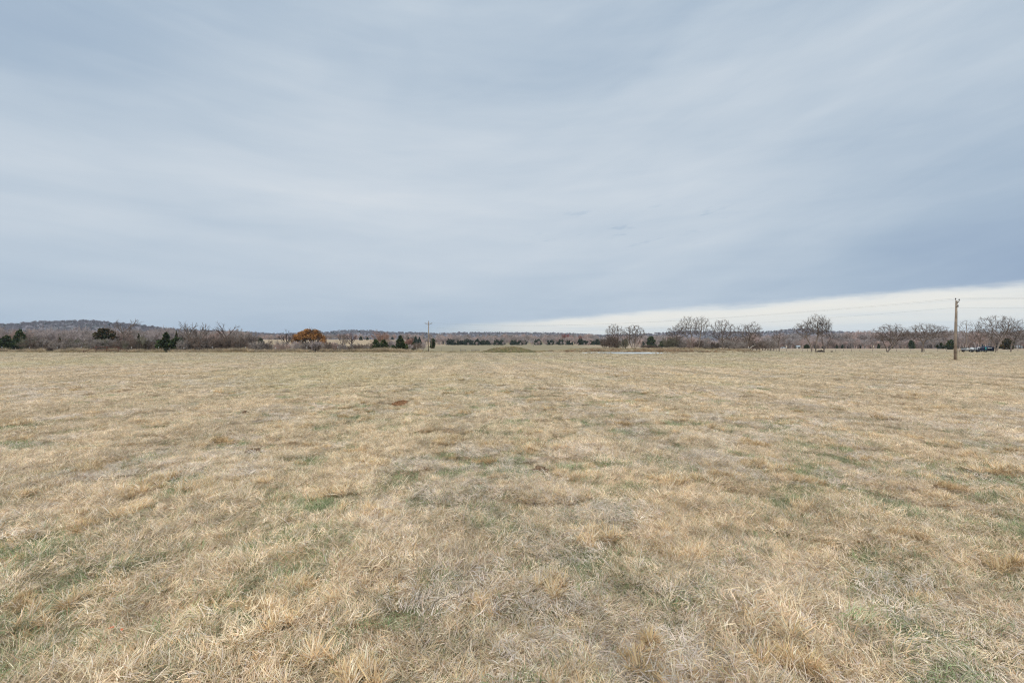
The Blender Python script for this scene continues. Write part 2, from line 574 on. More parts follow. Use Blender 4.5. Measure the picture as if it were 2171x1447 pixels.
# ------------------------------------------------------------------ ground mesh
def build_ground():
    rr = np.concatenate([[0.0], np.geomspace(.8, 4000, 290)])
    th = np.concatenate([np.linspace(-70, 70, 421), np.linspace(70, 290, 112)[1:-1]])
    th = np.radians(th)
    Rr, T = np.meshgrid(rr[1:], th, indexing='ij')
    X = Rr * np.sin(T); Y = Rr * np.cos(T)
    V = np.stack([X, Y, ground_z(X, Y)], -1).reshape(-1, 3)
    n = len(th)
    V = np.concatenate([V, [[0, 0, gz(0, 0)]]])
    i = np.arange(len(rr) - 2)[:, None] * n + np.arange(n)[None]
    j = np.arange(len(rr) - 2)[:, None] * n + (np.arange(n)[None] + 1) % n
    F = np.stack([i, i + n, j + n, j], -1).reshape(-1, 4)
    k = np.arange(n)
    F3 = np.stack([np.full(n, len(V) - 1), k, (k + 1) % n], 1)
    o = obj('ground', mesh_np('ground', V, [F, F3], gm, smooth=True))
    tag(o, kind='structure')


build_ground()

# pond
pm, t, b = mat_new('pond_water')
b.inputs['Base Color'].default_value = (.50, .50, .48, 1)
b.inputs['Roughness'].default_value = .25
b.inputs['Specular IOR Level'].default_value = .5
geo = t.node('ShaderNodeNewGeometry')
bp = t.node('ShaderNodeBump'); bp.inputs['Strength'].default_value = .5; bp.inputs['Distance'].default_value = .08
t.l.new(t.noise(geo.outputs['Position'], 2.0, 3, .5), bp.inputs['Height']); t.l.new(bp.outputs[0], b.inputs['Normal'])
th = np.linspace(0, 2 * pi, 96, endpoint=False)
V = np.stack([POND[0] + 10.2 * np.cos(th), POND[1] + 8.8 * np.sin(th), np.full(96, POND_Z)], 1)
V = np.concatenate([V, [[POND[0], POND[1], POND_Z]]])
k = np.arange(96)
tag(obj('pond_water', mesh_np('pond_water', V, [np.stack([k, (k + 1) % 96, np.full(96, 96)], 1)], pm)), kind='structure')


# ------------------------------------------------------------------ grass
def blades(rng, n, rad, L, wid, el, curl, cols, z0=(0, .01), lean=None, segs=3, comb=0):
    """one clump of strips: centre disc radius rad, length range, elevation range (deg), colours list"""
    r = rad * np.sqrt(rng.random(n)); a = rng.random(n) * 2 * pi
    bx, by = r * np.cos(a), r * np.sin(a)
    bz = rng.uniform(z0[0], z0[1], n)
    ln = L[0] + (L[1] - L[0]) * rng.random(n) ** 1.5
    w = rng.uniform(wid[0], wid[1], n) * .5
    head = rng.random(n) * 2 * pi
    if comb:
        f1 = vnoise(bx * 9 + 31 * comb, by * 9 - 17 * comb, 77) * 9.0 + comb
        head = f1 + rng.normal(0, .55, n)
        ln_k = .65 + .8 * vnoise(bx * 12 + 5 * comb, by * 12, 78)
    else:
        ln_k = 1.0
    if lean is not None:
        head = np.where(rng.random(n) < .75, a + rng.normal(0, .6, n), head)
    e = np.radians(rng.uniform(el[0], el[1], n))
    ln = ln * ln_k
    cv = np.radians(rng.uniform(curl[0], curl[1], n)) / segs
    yaw = rng.normal(0, .12, n)
    roll = rng.normal(0, .6, n)
    P = [np.stack([bx, by, bz], 1)]
    D = []
    for s_ in range(segs):
        d = np.stack([np.cos(e) * np.cos(head), np.cos(e) * np.sin(head), np.sin(e)], 1)
        D.append(d)
        P.append(P[-1] + d * (ln / segs)[:, None])
        e = e - cv; head = head + yaw
    D.append(D[-1])
    vs = []
    for i_, (p, d) in enumerate(zip(P, D)):
        side = np.cross(d, [0, 0, 1.0]); side /= np.linalg.norm(side, axis=1, keepdims=True) + 1e-6
        upv = np.cross(side, d)
        sd = side * np.cos(roll)[:, None] + upv * np.sin(roll)[:, None]
        ww = (w * (1.0, .95, .75, .25, .1)[min(i_ + (4 - segs if i_ == segs else 0), 4)])[:, None]
        p = p.copy(); p[:, 2] = np.maximum(p[:, 2], .002)
        vs += [p - sd * ww, p + sd * ww]
    V = np.stack(vs, 1)                                  # n, 2*(segs+1), 3
    m = V.shape[1]
    base_ = np.arange(n)[:, None] * m
    q = np.concatenate([base_ + np.array([2 * s_, 2 * s_ + 1, 2 * s_ + 3, 2 * s_ + 2]) for s_ in range(segs)])
    ci = rng.choice(len(cols), n, p=np.array([c_[0] for c_ in cols]) / sum(c_[0] for c_ in cols))
    C = np.array([c_[1] for c_ in cols])[ci] * rng.uniform(.78, 1.2, (n, 1)) * rng.uniform(.95, 1.05, (n, 3))
    if comb:
        C = C * (.72 + .6 * vnoise(bx * 11 - 9 * comb, by * 11 + comb, 79))[:, None]
    C = np.repeat(C[:, None], m, 1)
    return V.reshape(-1, 3), [q], C.reshape(-1, 3)


def tuft(rng, m, n, rad, L, cols):
    """a ragged clump: several little sheaves leaning their own way"""
    Vs, Fs, Cs, k = [], [], [], 0
    for i in range(m):
        V, F, C = blades(rng, n, rng.uniform(.02, .05), L, (.0022, .0042), (20, 80), (0, 70), cols, (0, .02), lean=1)
        a = rng.random() * 6.28; q = rad * rng.random() ** .6
        sh = rng.normal(0, .45, 2)
        V = V * rng.uniform(.7, 1.2)
        V[:, 0] += V[:, 2] * sh[0] + q * cos(a); V[:, 1] += V[:, 2] * sh[1] + q * sin(a)
        Vs.append(V); Fs.append(F[0] + k); Cs.append(C * rng.uniform(.85, 1.12)); k += len(V)
    return np.concatenate(Vs), [np.concatenate(Fs)], np.concatenate(Cs)


STRAW = [(4, (0.789, 0.603, 0.394)), (3, (0.676, 0.497, 0.311)), (2, (0.874, 0.715, 0.52)), (1.5, (0.705, 0.583, 0.469)), (1.2, (0.563, 0.359, 0.19)), (0.8, (0.381, 0.317, 0.152))]
PALE = [(3, (0.83, 0.683, 0.523)), (3, (0.704, 0.589, 0.491)), (2, (0.679, 0.506, 0.33))]
OCHRE = [(4, (0.66, 0.451, 0.237)), (3, (0.7, 0.519, 0.294)), (2, (0.52, 0.323, 0.162))]
GOLD = [(1.5, (0.899, 0.777, 0.578)), (4, (0.797, 0.572, 0.325)), (3, (0.695, 0.473, 0.251)), (2, (0.824, 0.658, 0.452))]
GREEN = [(4, (.25, .295, .135)), (3, (.34, .36, .19)), (3, (.50, .45, .29)), (1, (.17, .225, .09))]
BROWN = [(3, (0.455, 0.275, 0.164)), (3, (0.577, 0.389, 0.26)), (2, (0.729, 0.535, 0.355))]
gr = np.random.default_rng(11)
VAR = []
for i in range(5): VAR.append(blades(gr, 1700, .30, (.015, .070), (.0013, .0030), (0, 55), (-5, 45), STRAW, (.0, .02), comb=i + 1))       # 0-4 thatch
for i in range(3): VAR.append(blades(gr, 1150, .26, (.015, .070), (.0013, .0032), (-2, 45), (-10, 50), PALE, (.005, .024), comb=i + 7))    # 5-7 pale litter
for i in range(4): VAR.append(tuft(gr, 10, 70, .13, (.025, .078), GOLD))                                                         # 8-11 loose tuft
for i in range(3): VAR.append(tuft(gr, 6, 80, .11, (.022, .068), OCHRE))                                                         # 12-14 ochre tuft
for i in range(4): VAR.append(blades(gr, 600, .22, (.02, .065), (.0016, .0032), (15, 75), (0, 60), GREEN, (0, .02), comb=i + 11))      # 15-18 green
for i in range(2): VAR.append(blades(gr, 500, .22, (.02, .08), (.0016, .0034), (0, 40), (0, 50), BROWN, (0, .02), comb=i + 16))         # 19-20 brown
for i in range(3): VAR.append(blades(gr, 34, .18, (.05, .13), (.0014, .0030), (5, 65), (0, 50), PALE, (0, .02), lean=1))        # 21-23 long wisps


def rows_field(x, y):
    rx = x + .09 * y
    return fbm(rx * .55, y * .11, 21, 3)


SPOTS = []      # bare places kept free of grass: (x, y, rx, ry)


def at_ground(xp, yp):
    """point of the open field seen at photo pixel xp, yp"""
    d = EYE / ((yp - HY) / FPX - .006)
    return px(xp, d), d


for xp, yp, wpx in ((851, 859, 44), (519, 877, 14), (537, 958, 40), (1143, 1002, 34)):
    x_, d_ = at_ground(xp, yp)
    SPOTS.append((x_, d_, wpx * .5 * d_ / FPX * .9, wpx * .5 * d_ / FPX * 1.0))
sx, sd = at_ground(1375, 801)
SCRAPES = [(sx, sd, 1.9, .8), (*at_ground(1700, 793), 1.6, .5), (*at_ground(1880, 806), 2.2, .4), (*at_ground(640, 795), 1.2, .4)]


def grass_points():
    rng = np.random.default_rng(5)
    bandsy = [(1.0, 6, 58, 1.0), (6, 14, 44, 1.0), (14, 32, 22, 1.2), (32, 60, 9, 1.6), (60, 119, 3.6, 2.2)]
    P, I, RO, S = [], [], [], []
    for y0, y1, dens, sc in bandsy:
        area = 1.24 * (y1 ** 2 - y0 ** 2) + 6 * (y1 - y0)
        n = int(area * dens)
        yy = np.sqrt(y0 ** 2 + rng.random(n) * (y1 ** 2 - y0 ** 2))
        xx = (rng.random(n) * 2 - 1) * (1.24 * yy + 3)
        rows = rows_field(xx, yy)
        clump = fbm(xx * 4.2, yy * 3.6, 31, 3)
        green = fbm(xx * 2.7, yy * 2.0, 41, 3) * .70 + fbm(xx * .22, yy * .16, 43, 2) * .30
        patch = fbm(xx * .45, yy * .45, 51, 3)
        u = rng.random(n)
        k = rng.integers(0, 5, n)                                            # thatch
        k = np.where((u < .30) & (patch > .44), rng.integers(5, 8, n), k)    # pale litter
        k = np.where((u > .20) & (u < .20 + np.clip((green - .385 + .05 * (yy < 6)) * 3.0, 0, .58) * np.clip(1.10 - yy / 24., .14, 1)), rng.integers(15, 19, n), k)
        tuf = fbm(xx * 3.9, yy * 3.4, 33, 3) * .75 + fbm(xx * .5, yy * .4, 35, 2) * .25
        k = np.where((u > .68) & (u < .94) & (tuf > .50), rng.integers(8, 12, n), k)
        k = np.where((u > .87) & (u < .94) & (tuf > .52), rng.integers(12, 15, n), k)
        k = np.where((u > .66) & (u < .70), rng.integers(19, 21, n), k)
        k = np.where((u > .94), rng.integers(21, 24, n), k)
        keep = np.ones(n, bool)
        for (a, b_, rx, ry) in SPOTS:
            keep &= ((xx - a) / (rx + .16)) ** 2 + ((yy - b_ + .45 * ry) / (ry * 1.5 + .25)) ** 2 > 1
        for (a, b_, rx, ry) in SCRAPES:
            ins = ((xx - a) / rx) ** 2 + ((yy - b_ + (xx - a) * .35) / ry) ** 2 < 1 + (patch - .5) * 3
            k = np.where(ins & (u < .55), rng.integers(19, 21, n), k)
            keep &= ~(ins & (u > .80))
        q = ((xx - POND[0]) / (POND[2] + 1.6)) ** 2 + ((yy - POND[1] + 2.5) / (POND[3] + 4.0)) ** 2
        keep &= q > 1
        keep &= ~((((xx + .9) / 5.2) ** 2 + ((yy - 115) / 3.6) ** 2) < 1)
        keep &= ~((yy < 1.6) & (np.abs(xx) < .4))
        xx, yy, k, clump, rows = xx[keep], yy[keep], k[keep], clump[keep], rows[keep]
        n = len(xx)
        z = ground_z(xx, yy) + (np.clip(clump - .42, 0, .3) * .24 + np.clip(rows - .5, 0, .3) * .04) * np.where((k >= 15) & (k < 21), .55, 1.0) * np.clip(1.2 - yy / 60., .35, 1)
        s_ = sc * rng.uniform(.75, 1.25, n) * (.8 + .5 * clump)
        tf = ((k >= 8) & (k < 15))
        s_ = np.where(tf & (sc > 1.2), s_ * .8, s_)
        hz = s_ * rng.uniform(.8, 1.3, n) / (sc ** 1.35)
        P.append(np.stack([xx, yy, z - .004], 1)); I.append(k)
        RO.append(np.stack([rng.normal(0, .06, n), rng.normal(0, .06, n), rng.random(n) * 2 * pi], 1))
        S.append(np.stack([s_, s_, hz], 1))
    return [np.concatenate(a) for a in (P, I, RO, S)]


P_, I_, RO_, S_ = grass_points()
scatter('dry_grass', VAR, P_, I_, RO_, S_, BLADE, label='short dry straw coloured pasture grass with green patches')

# ---- bare soil spots
rs = np.random.default_rng(3)


def soil_lump(name, x, y, rx, ry, h, mat, label, cat):
    n, m = 40, 12
    rad = np.linspace(0, 1, m)
    th = np.arange(n) * 2 * pi / n
    T, Q = np.meshgrid(th, rad[1:])
    wob = 1 + .28 * (fbm(np.cos(T) * 1.6 + x, np.sin(T) * 1.6 + y, 7, 3) - .5) * 2
    X = Q * np.cos(T) * rx * wob; Y = Q * np.sin(T) * ry * wob
    Z = h * (1 - Q ** 2) * (.35 + 1.3 * fbm(X * 14 + 3, Y * 14, 9, 4)) - .01 * (Q > .99)
    Z = Z + ground_z(X + x, Y + y) - gz(x, y) + .004
    V = np.concatenate([np.stack([X, Y, Z], -1).reshape(-1, 3), [[0, 0, h]]])
    i = np.arange(m - 2)[:, None] * n + np.arange(n)[None]; j = np.arange(m - 2)[:, None] * n + (np.arange(n)[None] + 1) % n
    mb = MB()
    mb.add(V, np.stack([i, j, j + n, i + n], -1).reshape(-1, 4))
    k = np.arange(n)
    mb.F3.append(np.stack([np.full(n, len(V) - 1), (k + 1) % n, k], 1))
    for c_ in range(46):      # clods
        a = rs.random() * 2 * pi; q = rs.random() ** .7 * 1.12; s_ = rs.uniform(.008, .028)
        cx_, cy_ = q * cos(a) * rx, q * sin(a) * ry
        b8 = rs.normal(0, 1, (8, 3)) * .25 + np.array([(i_, j_, k_) for i_ in (-1, 1) for j_ in (-1, 1) for k_ in (-1, 1)])
        mb.add(b8 * s_ + [cx_, cy_, h * max(0, 1 - q * q) * .8 + s_ * .4], [(0, 1, 3, 2), (4, 6, 7, 5), (0, 4, 5, 1), (2, 3, 7, 6), (0, 2, 6, 4), (1, 5, 7, 3)])
    o = mb.build(name, mat, loc=(x, y, gz(x, y)), smooth=False)
    return tag(o, label, cat)


(a, b_, rx, ry) = SPOTS[0]
soil_lump('soil_patch', a, b_, rx * 1.25, ry * 1.5, .11, SOIL, 'bare patch of reddish orange dug soil in the dry grass', 'soil')
(a, b_, rx, ry) = SPOTS[1]
soil_lump('soil_patch', a, b_, rx, ry, .05, DUNG, 'tiny dark brown clod in the grass, beyond the larger brown scrape', 'soil')
(a, b_, rx, ry) = SPOTS[2]
soil_lump('soil_patch', a, b_, rx * .75, ry * .5, .03, DUNG, 'small brown soil scrape nearer than the tiny dark clod', 'soil')
(a, b_, rx, ry) = SPOTS[3]
soil_lump('soil_patch', a, b_, rx * 1.1, ry * .7, .055, DUNG, 'dark brown soil spot near the middle of the field, nearest of all', 'soil')

lv = np.array([(-.5, 0, 0), (-.2, .22, .06), (.2, .2, .08), (.55, 0, .1), (.2, -.2, .05), (-.2, -.22, .03), (0, 0, -.02)])
for (xp, yp, sz, rz, lab) in ((237, 1352, .036, .5, 'orange red fallen leaf in the straw near the golden tuft'),
                              (258, 1357, .028, 2.1, 'smaller pinkish red fallen leaf beside the orange one'),
                              (2143, 1190, .036, 1.2, 'red fallen leaf lying alone in the pale grass')):
    a, b_ = at_ground(xp, yp)
    mb = MB(); mb.add(lv * sz, [(0, 6, 1), (1, 6, 2), (2, 6, 3), (3, 6, 4), (4, 6, 5), (5, 6, 0)])
    tag(mb.build('fallen_leaf', LEAFM, loc=(a, b_, gz(a, b_) + .05), rz=rz), lab, 'leaf')


# ------------------------------------------------------------------ grassy mound in the field
mm, t, b = mat_new('mound_turf')
geo = t.node('ShaderNodeNewGeometry')
n1 = t.noise(geo.outputs['Position'], 1.2, 5, .65)
t.l.new(t.ramp(n1, [(.3, (.055, .058, .022)), (.5, (.12, .105, .045)), (.68, (.25, .175, .09))]), b.inputs['Base Color'])
mx_, my_ = -.9, 115.5
g = np.linspace(-1, 1, 61)
GX, GY = np.meshgrid(g * 8.5, g * 5.5)
rr_ = np.sqrt((GX / 5.9) ** 2 + (GY / 3.9) ** 2)
hgt = 1.42 * np.exp(-rr_ ** 3.2 * 1.2) * (.78 + .45 * fbm(GX * .55 + 4, GY * .55, 61, 4)) + (fbm(GX * 2.2, GY * 2.2, 62, 2) - .5) * .12 * (rr_ < 1.2)
hgt = hgt - .10 * np.clip(rr_ - .95, 0, 1) * 2
V = np.stack([GX, GY, hgt + ground_z(GX + mx_, GY + my_) - gz(mx_, my_)], -1).reshape(-1, 3)
i = np.arange(60)[:, None] * 61 + np.arange(60)[None]
tag(obj('mound', mesh_np('mound', V, [np.stack([i, i + 1, i + 62, i + 61], -1).reshape(-1, 4)], mm, smooth=True), loc=(mx_, my_, gz(mx_, my_))),
    'low grass covered earth mound at the far edge of the field', None, None, 'structure')


# ------------------------------------------------------------------ bare trees
def grow(rng, prm):
    """returns list per level of (points, radii); tree about 1 high"""
    out = [[] for _ in range(prm['lv'] + 1)]

    def rnd():
        return rng.uniform(-1, 1)

    def branch(p, d, L, r, lv):
        n = prm['seg'][lv]
        pts, rad = [p], [r]
        ds = []
        tip = prm['tip'][lv]
        for i in range(n):
            w = prm['wig'][lv]
            d = (d[0] + rnd() * w, d[1] + rnd() * w, d[2] + rnd() * w + prm['up'][lv])
            q = math.sqrt(d[0] ** 2 + d[1] ** 2 + d[2] ** 2)
            d = (d[0] / q, d[1] / q, d[2] / q)
            p = (p[0] + d[0] * L / n, p[1] + d[1] * L / n, p[2] + d[2] * L / n)
            pts.append(p); rad.append(r * (1 - (1 - tip) * (i + 1) / n)); ds.append(d)
        out[lv].append((pts, rad))
        if lv == prm['lv']:
            return
        nc = prm['nch'][lv]
        nc = max(1, int(round(nc * rng.uniform(.8, 1.2))))
        a0 = rng.uniform(0, 2 * pi)
        for c in range(nc):
            t0 = prm['t0'][lv]
            f = t0 + (1 - t0) * (c + rng.uniform(.3, 1)) / nc
            k = min(n - 1, int(f * n)); fr = f * n - k
            P, Q = pts[k], pts[k + 1]
            pp = tuple(P[i] + (Q[i] - P[i]) * fr for i in range(3))
            dd = ds[k]
            aa = a0 + c * 2.4 + rnd() * .5
            ang = R(prm['ang'][lv]) * rng.uniform(.7, 1.3)
            ref = (0, 0, 1) if abs(dd[2]) < .9 else (1, 0, 0)
            e1 = (dd[1] * ref[2] - dd[2] * ref[1], dd[2] * ref[0] - dd[0] * ref[2], dd[0] * ref[1] - dd[1] * ref[0])
            q = math.sqrt(sum(v_ * v_ for v_ in e1)); e1 = tuple(v_ / q for v_ in e1)
            e2 = (dd[1] * e1[2] - dd[2] * e1[1], dd[2] * e1[0] - dd[0] * e1[2], dd[0] * e1[1] - dd[1] * e1[0])
            nd = tuple(dd[i] * cos(ang) + (e1[i] * cos(aa) + e2[i] * sin(aa)) * sin(ang) for i in range(3))
            rr = (rad[k] + (rad[k + 1] - rad[k]) * fr)
            branch(pp, nd, L * prm['len'][lv] * rng.uniform(.75, 1.2) * (1 - prm['taper'][lv] * (f - t0)), min(rr * .85, r * prm['rad'][lv]), lv + 1)
    for s in prm['stems']:
        branch(s[0], s[1], s[2], s[3], 0)
    return out


def norm3(v):
    q = math.sqrt(sum(a * a for a in v)); return tuple(a / q for a in v)


VASE = dict(lv=4, seg=[3, 5, 4, 4, 3], tip=[.8, .45, .4, .4, .4], wig=[.05, .10, .12, .15, .18], up=[.03, .05, .06, .06, .05],
            nch=[6, 6, 7, 6], t0=[.45, .34, .30, .2], ang=[42, 34, 34, 34], len=[2.3, .55, .52, .50], taper=[.1, .35, .35, .3], rad=[.60, .5, .5, .5])


def var_prm(base, **kw):
    d = dict(base); d.update(kw); return d


def tree_mesh_pair(seed, prm, width, height, twig, trunk_c, crown_c, tmin=.012, clear=0.0):
    """(trunk mesh, crown mesh) scaled to the given spread and height in metres"""
    rng = random.Random(seed)
    lv = grow(rng, prm)
    if clear:
        ztop = max(p[2] for (pts, _) in lv[-1] for p in pts)
        for li in range(2, len(lv)):
            lv[li] = [b_ for b_ in lv[li] if b_[0][-1][2] > clear * ztop * rng.uniform(.8, 1.2)]
    allp = np.array([p for L in lv for (pts, _) in L for p in pts])
    x0, x1 = np.percentile(allp[:, 0], 1), np.percentile(allp[:, 0], 99)
    y0, y1 = np.percentile(allp[:, 1], 1), np.percentile(allp[:, 1], 99)
    zt = np.percentile(allp[:, 2], 99.3)
    sc = np.array([width / (x1 - x0), width / (y1 - y0) * .95, height / zt])
    s_r = (sc[0] * sc[2]) ** .5
    nr = np.random.default_rng(seed)

    def build(levels, k, col):
        Vs, Fs, Cs, n = [], [], [], 0
        for li in levels:
            if not lv[li]: continue
            P = np.array([p for (p, _) in lv[li]]) * sc
            Q = np.array([r for (_, r) in lv[li]]) * s_r
            Q = np.maximum(Q, tmin if li >= 3 else tmin * 1.5)
            if li >= 3: Q = np.clip(Q, tmin * .8, twig * (1.05 if li == 3 else .55))
            V, F = tubes(P, Q, k[li])
            Vs.append(V); Fs.append(F + n); n += len(V)
            pc = np.array(col)[None] * nr.uniform(.75, 1.25, (len(P), 1))
            Cs.append(np.repeat(pc, P.shape[1] * k[li], 0))
        return np.concatenate(Vs), [np.concatenate(Fs)], np.concatenate(Cs)
    K = [9, 7, 5, 3, 3]
    top = prm['lv']
    return build(range(0, 3), K, trunk_c), build(range(3, top + 1), K, crown_c)


TRUNK_C, TWIG_C = (.23, .18, .145), (.15, .11, .088)
_tree_data = {}


def bare_tree(name, label, xp, d, top, spread, seed, prm, group=None, trunk_c=TRUNK_C, crown_c=TWIG_C, twig=.02, ybase=None, cat='tree', rz=None, cache=None, clear=None):
    """single bare tree: xp centre in photo px at depth d, top y in photo px, spread in px"""
    x = px(xp, d); z = gz(x, d)
    zb = z
    h = zpx(top, d) - zb
    w = spread * d / FPX
    key = cache
    if key and key in _tree_data:
        tm, cm, w0, h0 = _tree_data[key]
    else:
        T, C = tree_mesh_pair(seed, prm, w, h, twig, trunk_c, crown_c, clear=(0 if key else .42) if clear is None else clear)
        tm = mesh_np('trunk', T[0], T[1], BARK, T[2], smooth=True)
        cm = mesh_np('crown', C[0], C[1], BARK, C[2])
        w0, h0 = w, h
        if key: _tree_data[key] = (tm, cm, w0, h0)
    o = thing(name, label, cat, (x, d, zb - .05), rz if rz is not None else 0.0, group, (w / w0, w / w0, h / h0) if key else None)
    obj('trunk', tm, o); obj('crown', cm, o)
    return o


def stems(n, lean, L, r, spread=.04, seed=0):
    rg = random.Random(seed)
    res = []
    for i in range(n):
        a = i * 2 * pi / n + rg.uniform(-.4, .4)
        l = lean * rg.uniform(.6, 1.2)
        res.append(((spread * cos(a), spread * sin(a), 0), norm3((l * cos(a), l * sin(a), 1)), L * rg.uniform(.85, 1.15), r * rg.uniform(.8, 1.1)))
    return res


ONE = [((0, 0, 0), (0.02, 0, 1), .26, .030)]
def colonise(seed, stems_, envs, step, n_at):
    """grow limbs toward points spread through crown envelopes; returns nodes, parents"""
    r = np.random.default_rng(seed)
    N, Pn = [], []
    for st in stems_:
        prev = -1
        L = np.array(st, float)
        for a_, b_ in zip(L[:-1], L[1:]):
            m = max(1, int(np.linalg.norm(b_ - a_) / step))
            for i in range(m):
                q = a_ + (b_ - a_) * i / m + r.normal(0, .05 * step, 3)
                N.append(q); Pn.append(prev); prev = len(N) - 1
        N.append(L[-1]); Pn.append(prev)
    At = []
    for (cx, cy, cz, rx, ry, rup, rdn), wgt in envs:
        m = int(n_at * wgt)
        d = r.normal(0, 1, (m, 3)); d /= np.linalg.norm(d, axis=1, keepdims=True)
        q = d * (r.random((m, 1)) ** .40)
        At.append(np.stack([cx + q[:, 0] * rx, cy + q[:, 1] * ry, cz + np.where(q[:, 2] > 0, q[:, 2] * rup, q[:, 2] * rdn)], 1))
    At = np.concatenate(At)
    X = np.array(N)
    dm = np.linalg.norm(At[:, None] - X[None], axis=2)
    near = dm.argmin(1); dist = dm.min(1)
    X = list(X); kill = 1.5 * step
    for it in range(90):
        live = dist > kill
        if not live.any(): break
        tgt = np.unique(near[live])
        new0 = len(X)
        for t_ in tgt:
            v_ = At[live & (near == t_)] - X[t_]
            v_ = (v_ / (np.linalg.norm(v_, axis=1, keepdims=True) + 1e-6)).sum(0)
            v_ = v_ / (np.linalg.norm(v_) + 1e-6)
            p_ = Pn[t_]
            if p_ >= 0:
                o_ = X[t_] - X[p_]; v_ = v_ + .55 * o_ / (np.linalg.norm(o_) + 1e-6)
            v_ = v_ + r.normal(0, .22, 3) + np.array([0, 0, .08])
            X.append(X[t_] + v_ / np.linalg.norm(v_) * step); Pn.append(int(t_))
        Y = np.array(X[new0:])
        dm = np.linalg.norm(At[:, None] - Y[None], axis=2)
        k_ = dm.argmin(1); dn = dm.min(1)
        b_ = dn < dist
        near = np.where(b_, k_ + new0, near); dist = np.where(b_, dn, dist)
        if len(X) > 5200: break
    return np.array(X), np.array(Pn)


def dome_tree(label, xp, d, top, spread, seed, trunk=.16, lean=0.0, stems_=None, envs=None, base_r=.24, n_at=420, twig=.0088, trunk_c=TRUNK_C, crown_c=TWIG_C, low=.30, off=0.0, twigs=7):
    x = px(xp, d); z = gz(x, d)
    h = zpx(top, d) - z; w = spread * d / FPX
    r = np.random.default_rng(seed)
    if stems_ is None:
        stems_ = [[(0, 0, 0), (lean * .5 * h * trunk, 0, h * trunk * .5), (lean * h * trunk, .02 * h, h * trunk)]]
    else:
        stems_ = [[(a_ * w, b_ * w, c_ * h) for a_, b_, c_ in st] for st in stems_]
    if envs is None:
        envs = [((off, 0, .60, .47, .45, .36, low), 1.0)]
    E = [((a_ * w, b_ * w, c_ * h, d_ * w, e_ * w, f_ * h, g_ * h), wg) for (a_, b_, c_, d_, e_, f_, g_), wg in envs]
    step = .030 * h + .03
    X, Pn = colonise(seed, stems_, E, step, int(n_at * 1.45))
    n = len(X)
    q = np.zeros(n); kids = [[] for _ in range(n)]
    for i in range(n):
        if Pn[i] >= 0: kids[Pn[i]].append(i)
    for i in range(n - 1, -1, -1):
        if not kids[i]: q[i] = 1.0
        if Pn[i] >= 0: q[Pn[i]] += q[i]
    rad = .0115 * q ** .45
    roots = [i for i in range(n) if Pn[i] < 0]
    rad *= np.clip(base_r / rad[roots].max() * (rad / rad[roots].max()) ** .12, .6, 1.6)
    rad = np.maximum(rad, .010)
    for i in roots: rad[i] *= 1.22
    chains = []
    stack = [(i, -1) for i in roots]
    while stack:
        i, par = stack.pop()
        ch = [par, i] if par >= 0 else [i]
        while kids[i]:
            ks = sorted(kids[i], key=lambda k_: -rad[k_])
            for k_ in ks[1:]: stack.append((k_, i))
            i = ks[0]; ch.append(i)
        if len(ch) > 1: chains.append(ch)
    tips = np.array([i for i in range(n) if rad[i] < .032 and Pn[i] >= 0])
    dirs = X[tips] - X[Pn[tips]]; dirs /= np.linalg.norm(dirs, axis=1, keepdims=True) + 1e-9
    TP, TD = [], []
    for _ in range(twigs):
        keep = r.random(len(tips)) < .8
        TP.append(X[tips[keep]]); TD.append(dirs[keep] * .8 + r.normal(0, .40, (keep.sum(), 3)) + np.array([0, 0, .42]))
    TP, TD = np.concatenate(TP), np.concatenate(TD)
    TD /= np.linalg.norm(TD, axis=1, keepdims=True)
    L = r.uniform(.30, .85, (len(TP), 1)) * h / 10
    cur = r.normal(0, .22, TD.shape)
    tw = np.stack([TP, TP + TD * L * .5, TP + TD * L + cur * L * .5], 1)

    def pack(chs, k, col, extra=None):
        Vs, Fs, Cs, m = [], [], [], 0
        by = {}
        for c_ in chs: by.setdefault(len(c_), []).append(c_)
        for ln_, cs in by.items():
            ii = np.array(cs)
            Rr = rad[ii]
            Rr = np.minimum.accumulate(np.maximum(Rr, .010), axis=1)
            Rr[:, 0] = np.minimum(Rr[:, 0], Rr[:, 1] * 1.25)
            V, F = tubes(X[ii], Rr, k)
            Vs.append(V); Fs.append(F + m); m += len(V)
            Cs.append(np.repeat(np.array(col)[None] * r.uniform(.8, 1.2, (len(ii), 1)), ln_ * k, 0))
        if extra is not None:
            V, F = tubes(extra, np.broadcast_to(np.array([twig, twig * .85, twig * .5]), (len(extra), 3)), 3)
            Vs.append(V); Fs.append(F + m)
            Cs.append(np.repeat(np.array(col)[None] * r.uniform(.75, 1.25, (len(extra), 1)), 9, 0))
        return np.concatenate(Vs), [np.concatenate(Fs)], np.concatenate(Cs)
    big = [c_ for c_ in chains if rad[c_[min(1, len(c_) - 1)]] > .055]
    sml = [c_ for c_ in chains if rad[c_[min(1, len(c_) - 1)]] <= .055]
    o = thing('bare_tree', label, 'tree', (x, d, z - .05))
    T = pack(big, 8, trunk_c); C = pack(sml, 4, crown_c, tw)
    obj('trunk', mesh_np('trunk', T[0], T[1], BARK, T[2], smooth=True), o)
    obj('crown', mesh_np('crown', C[0], C[1], BARK, C[2]), o)
    return o


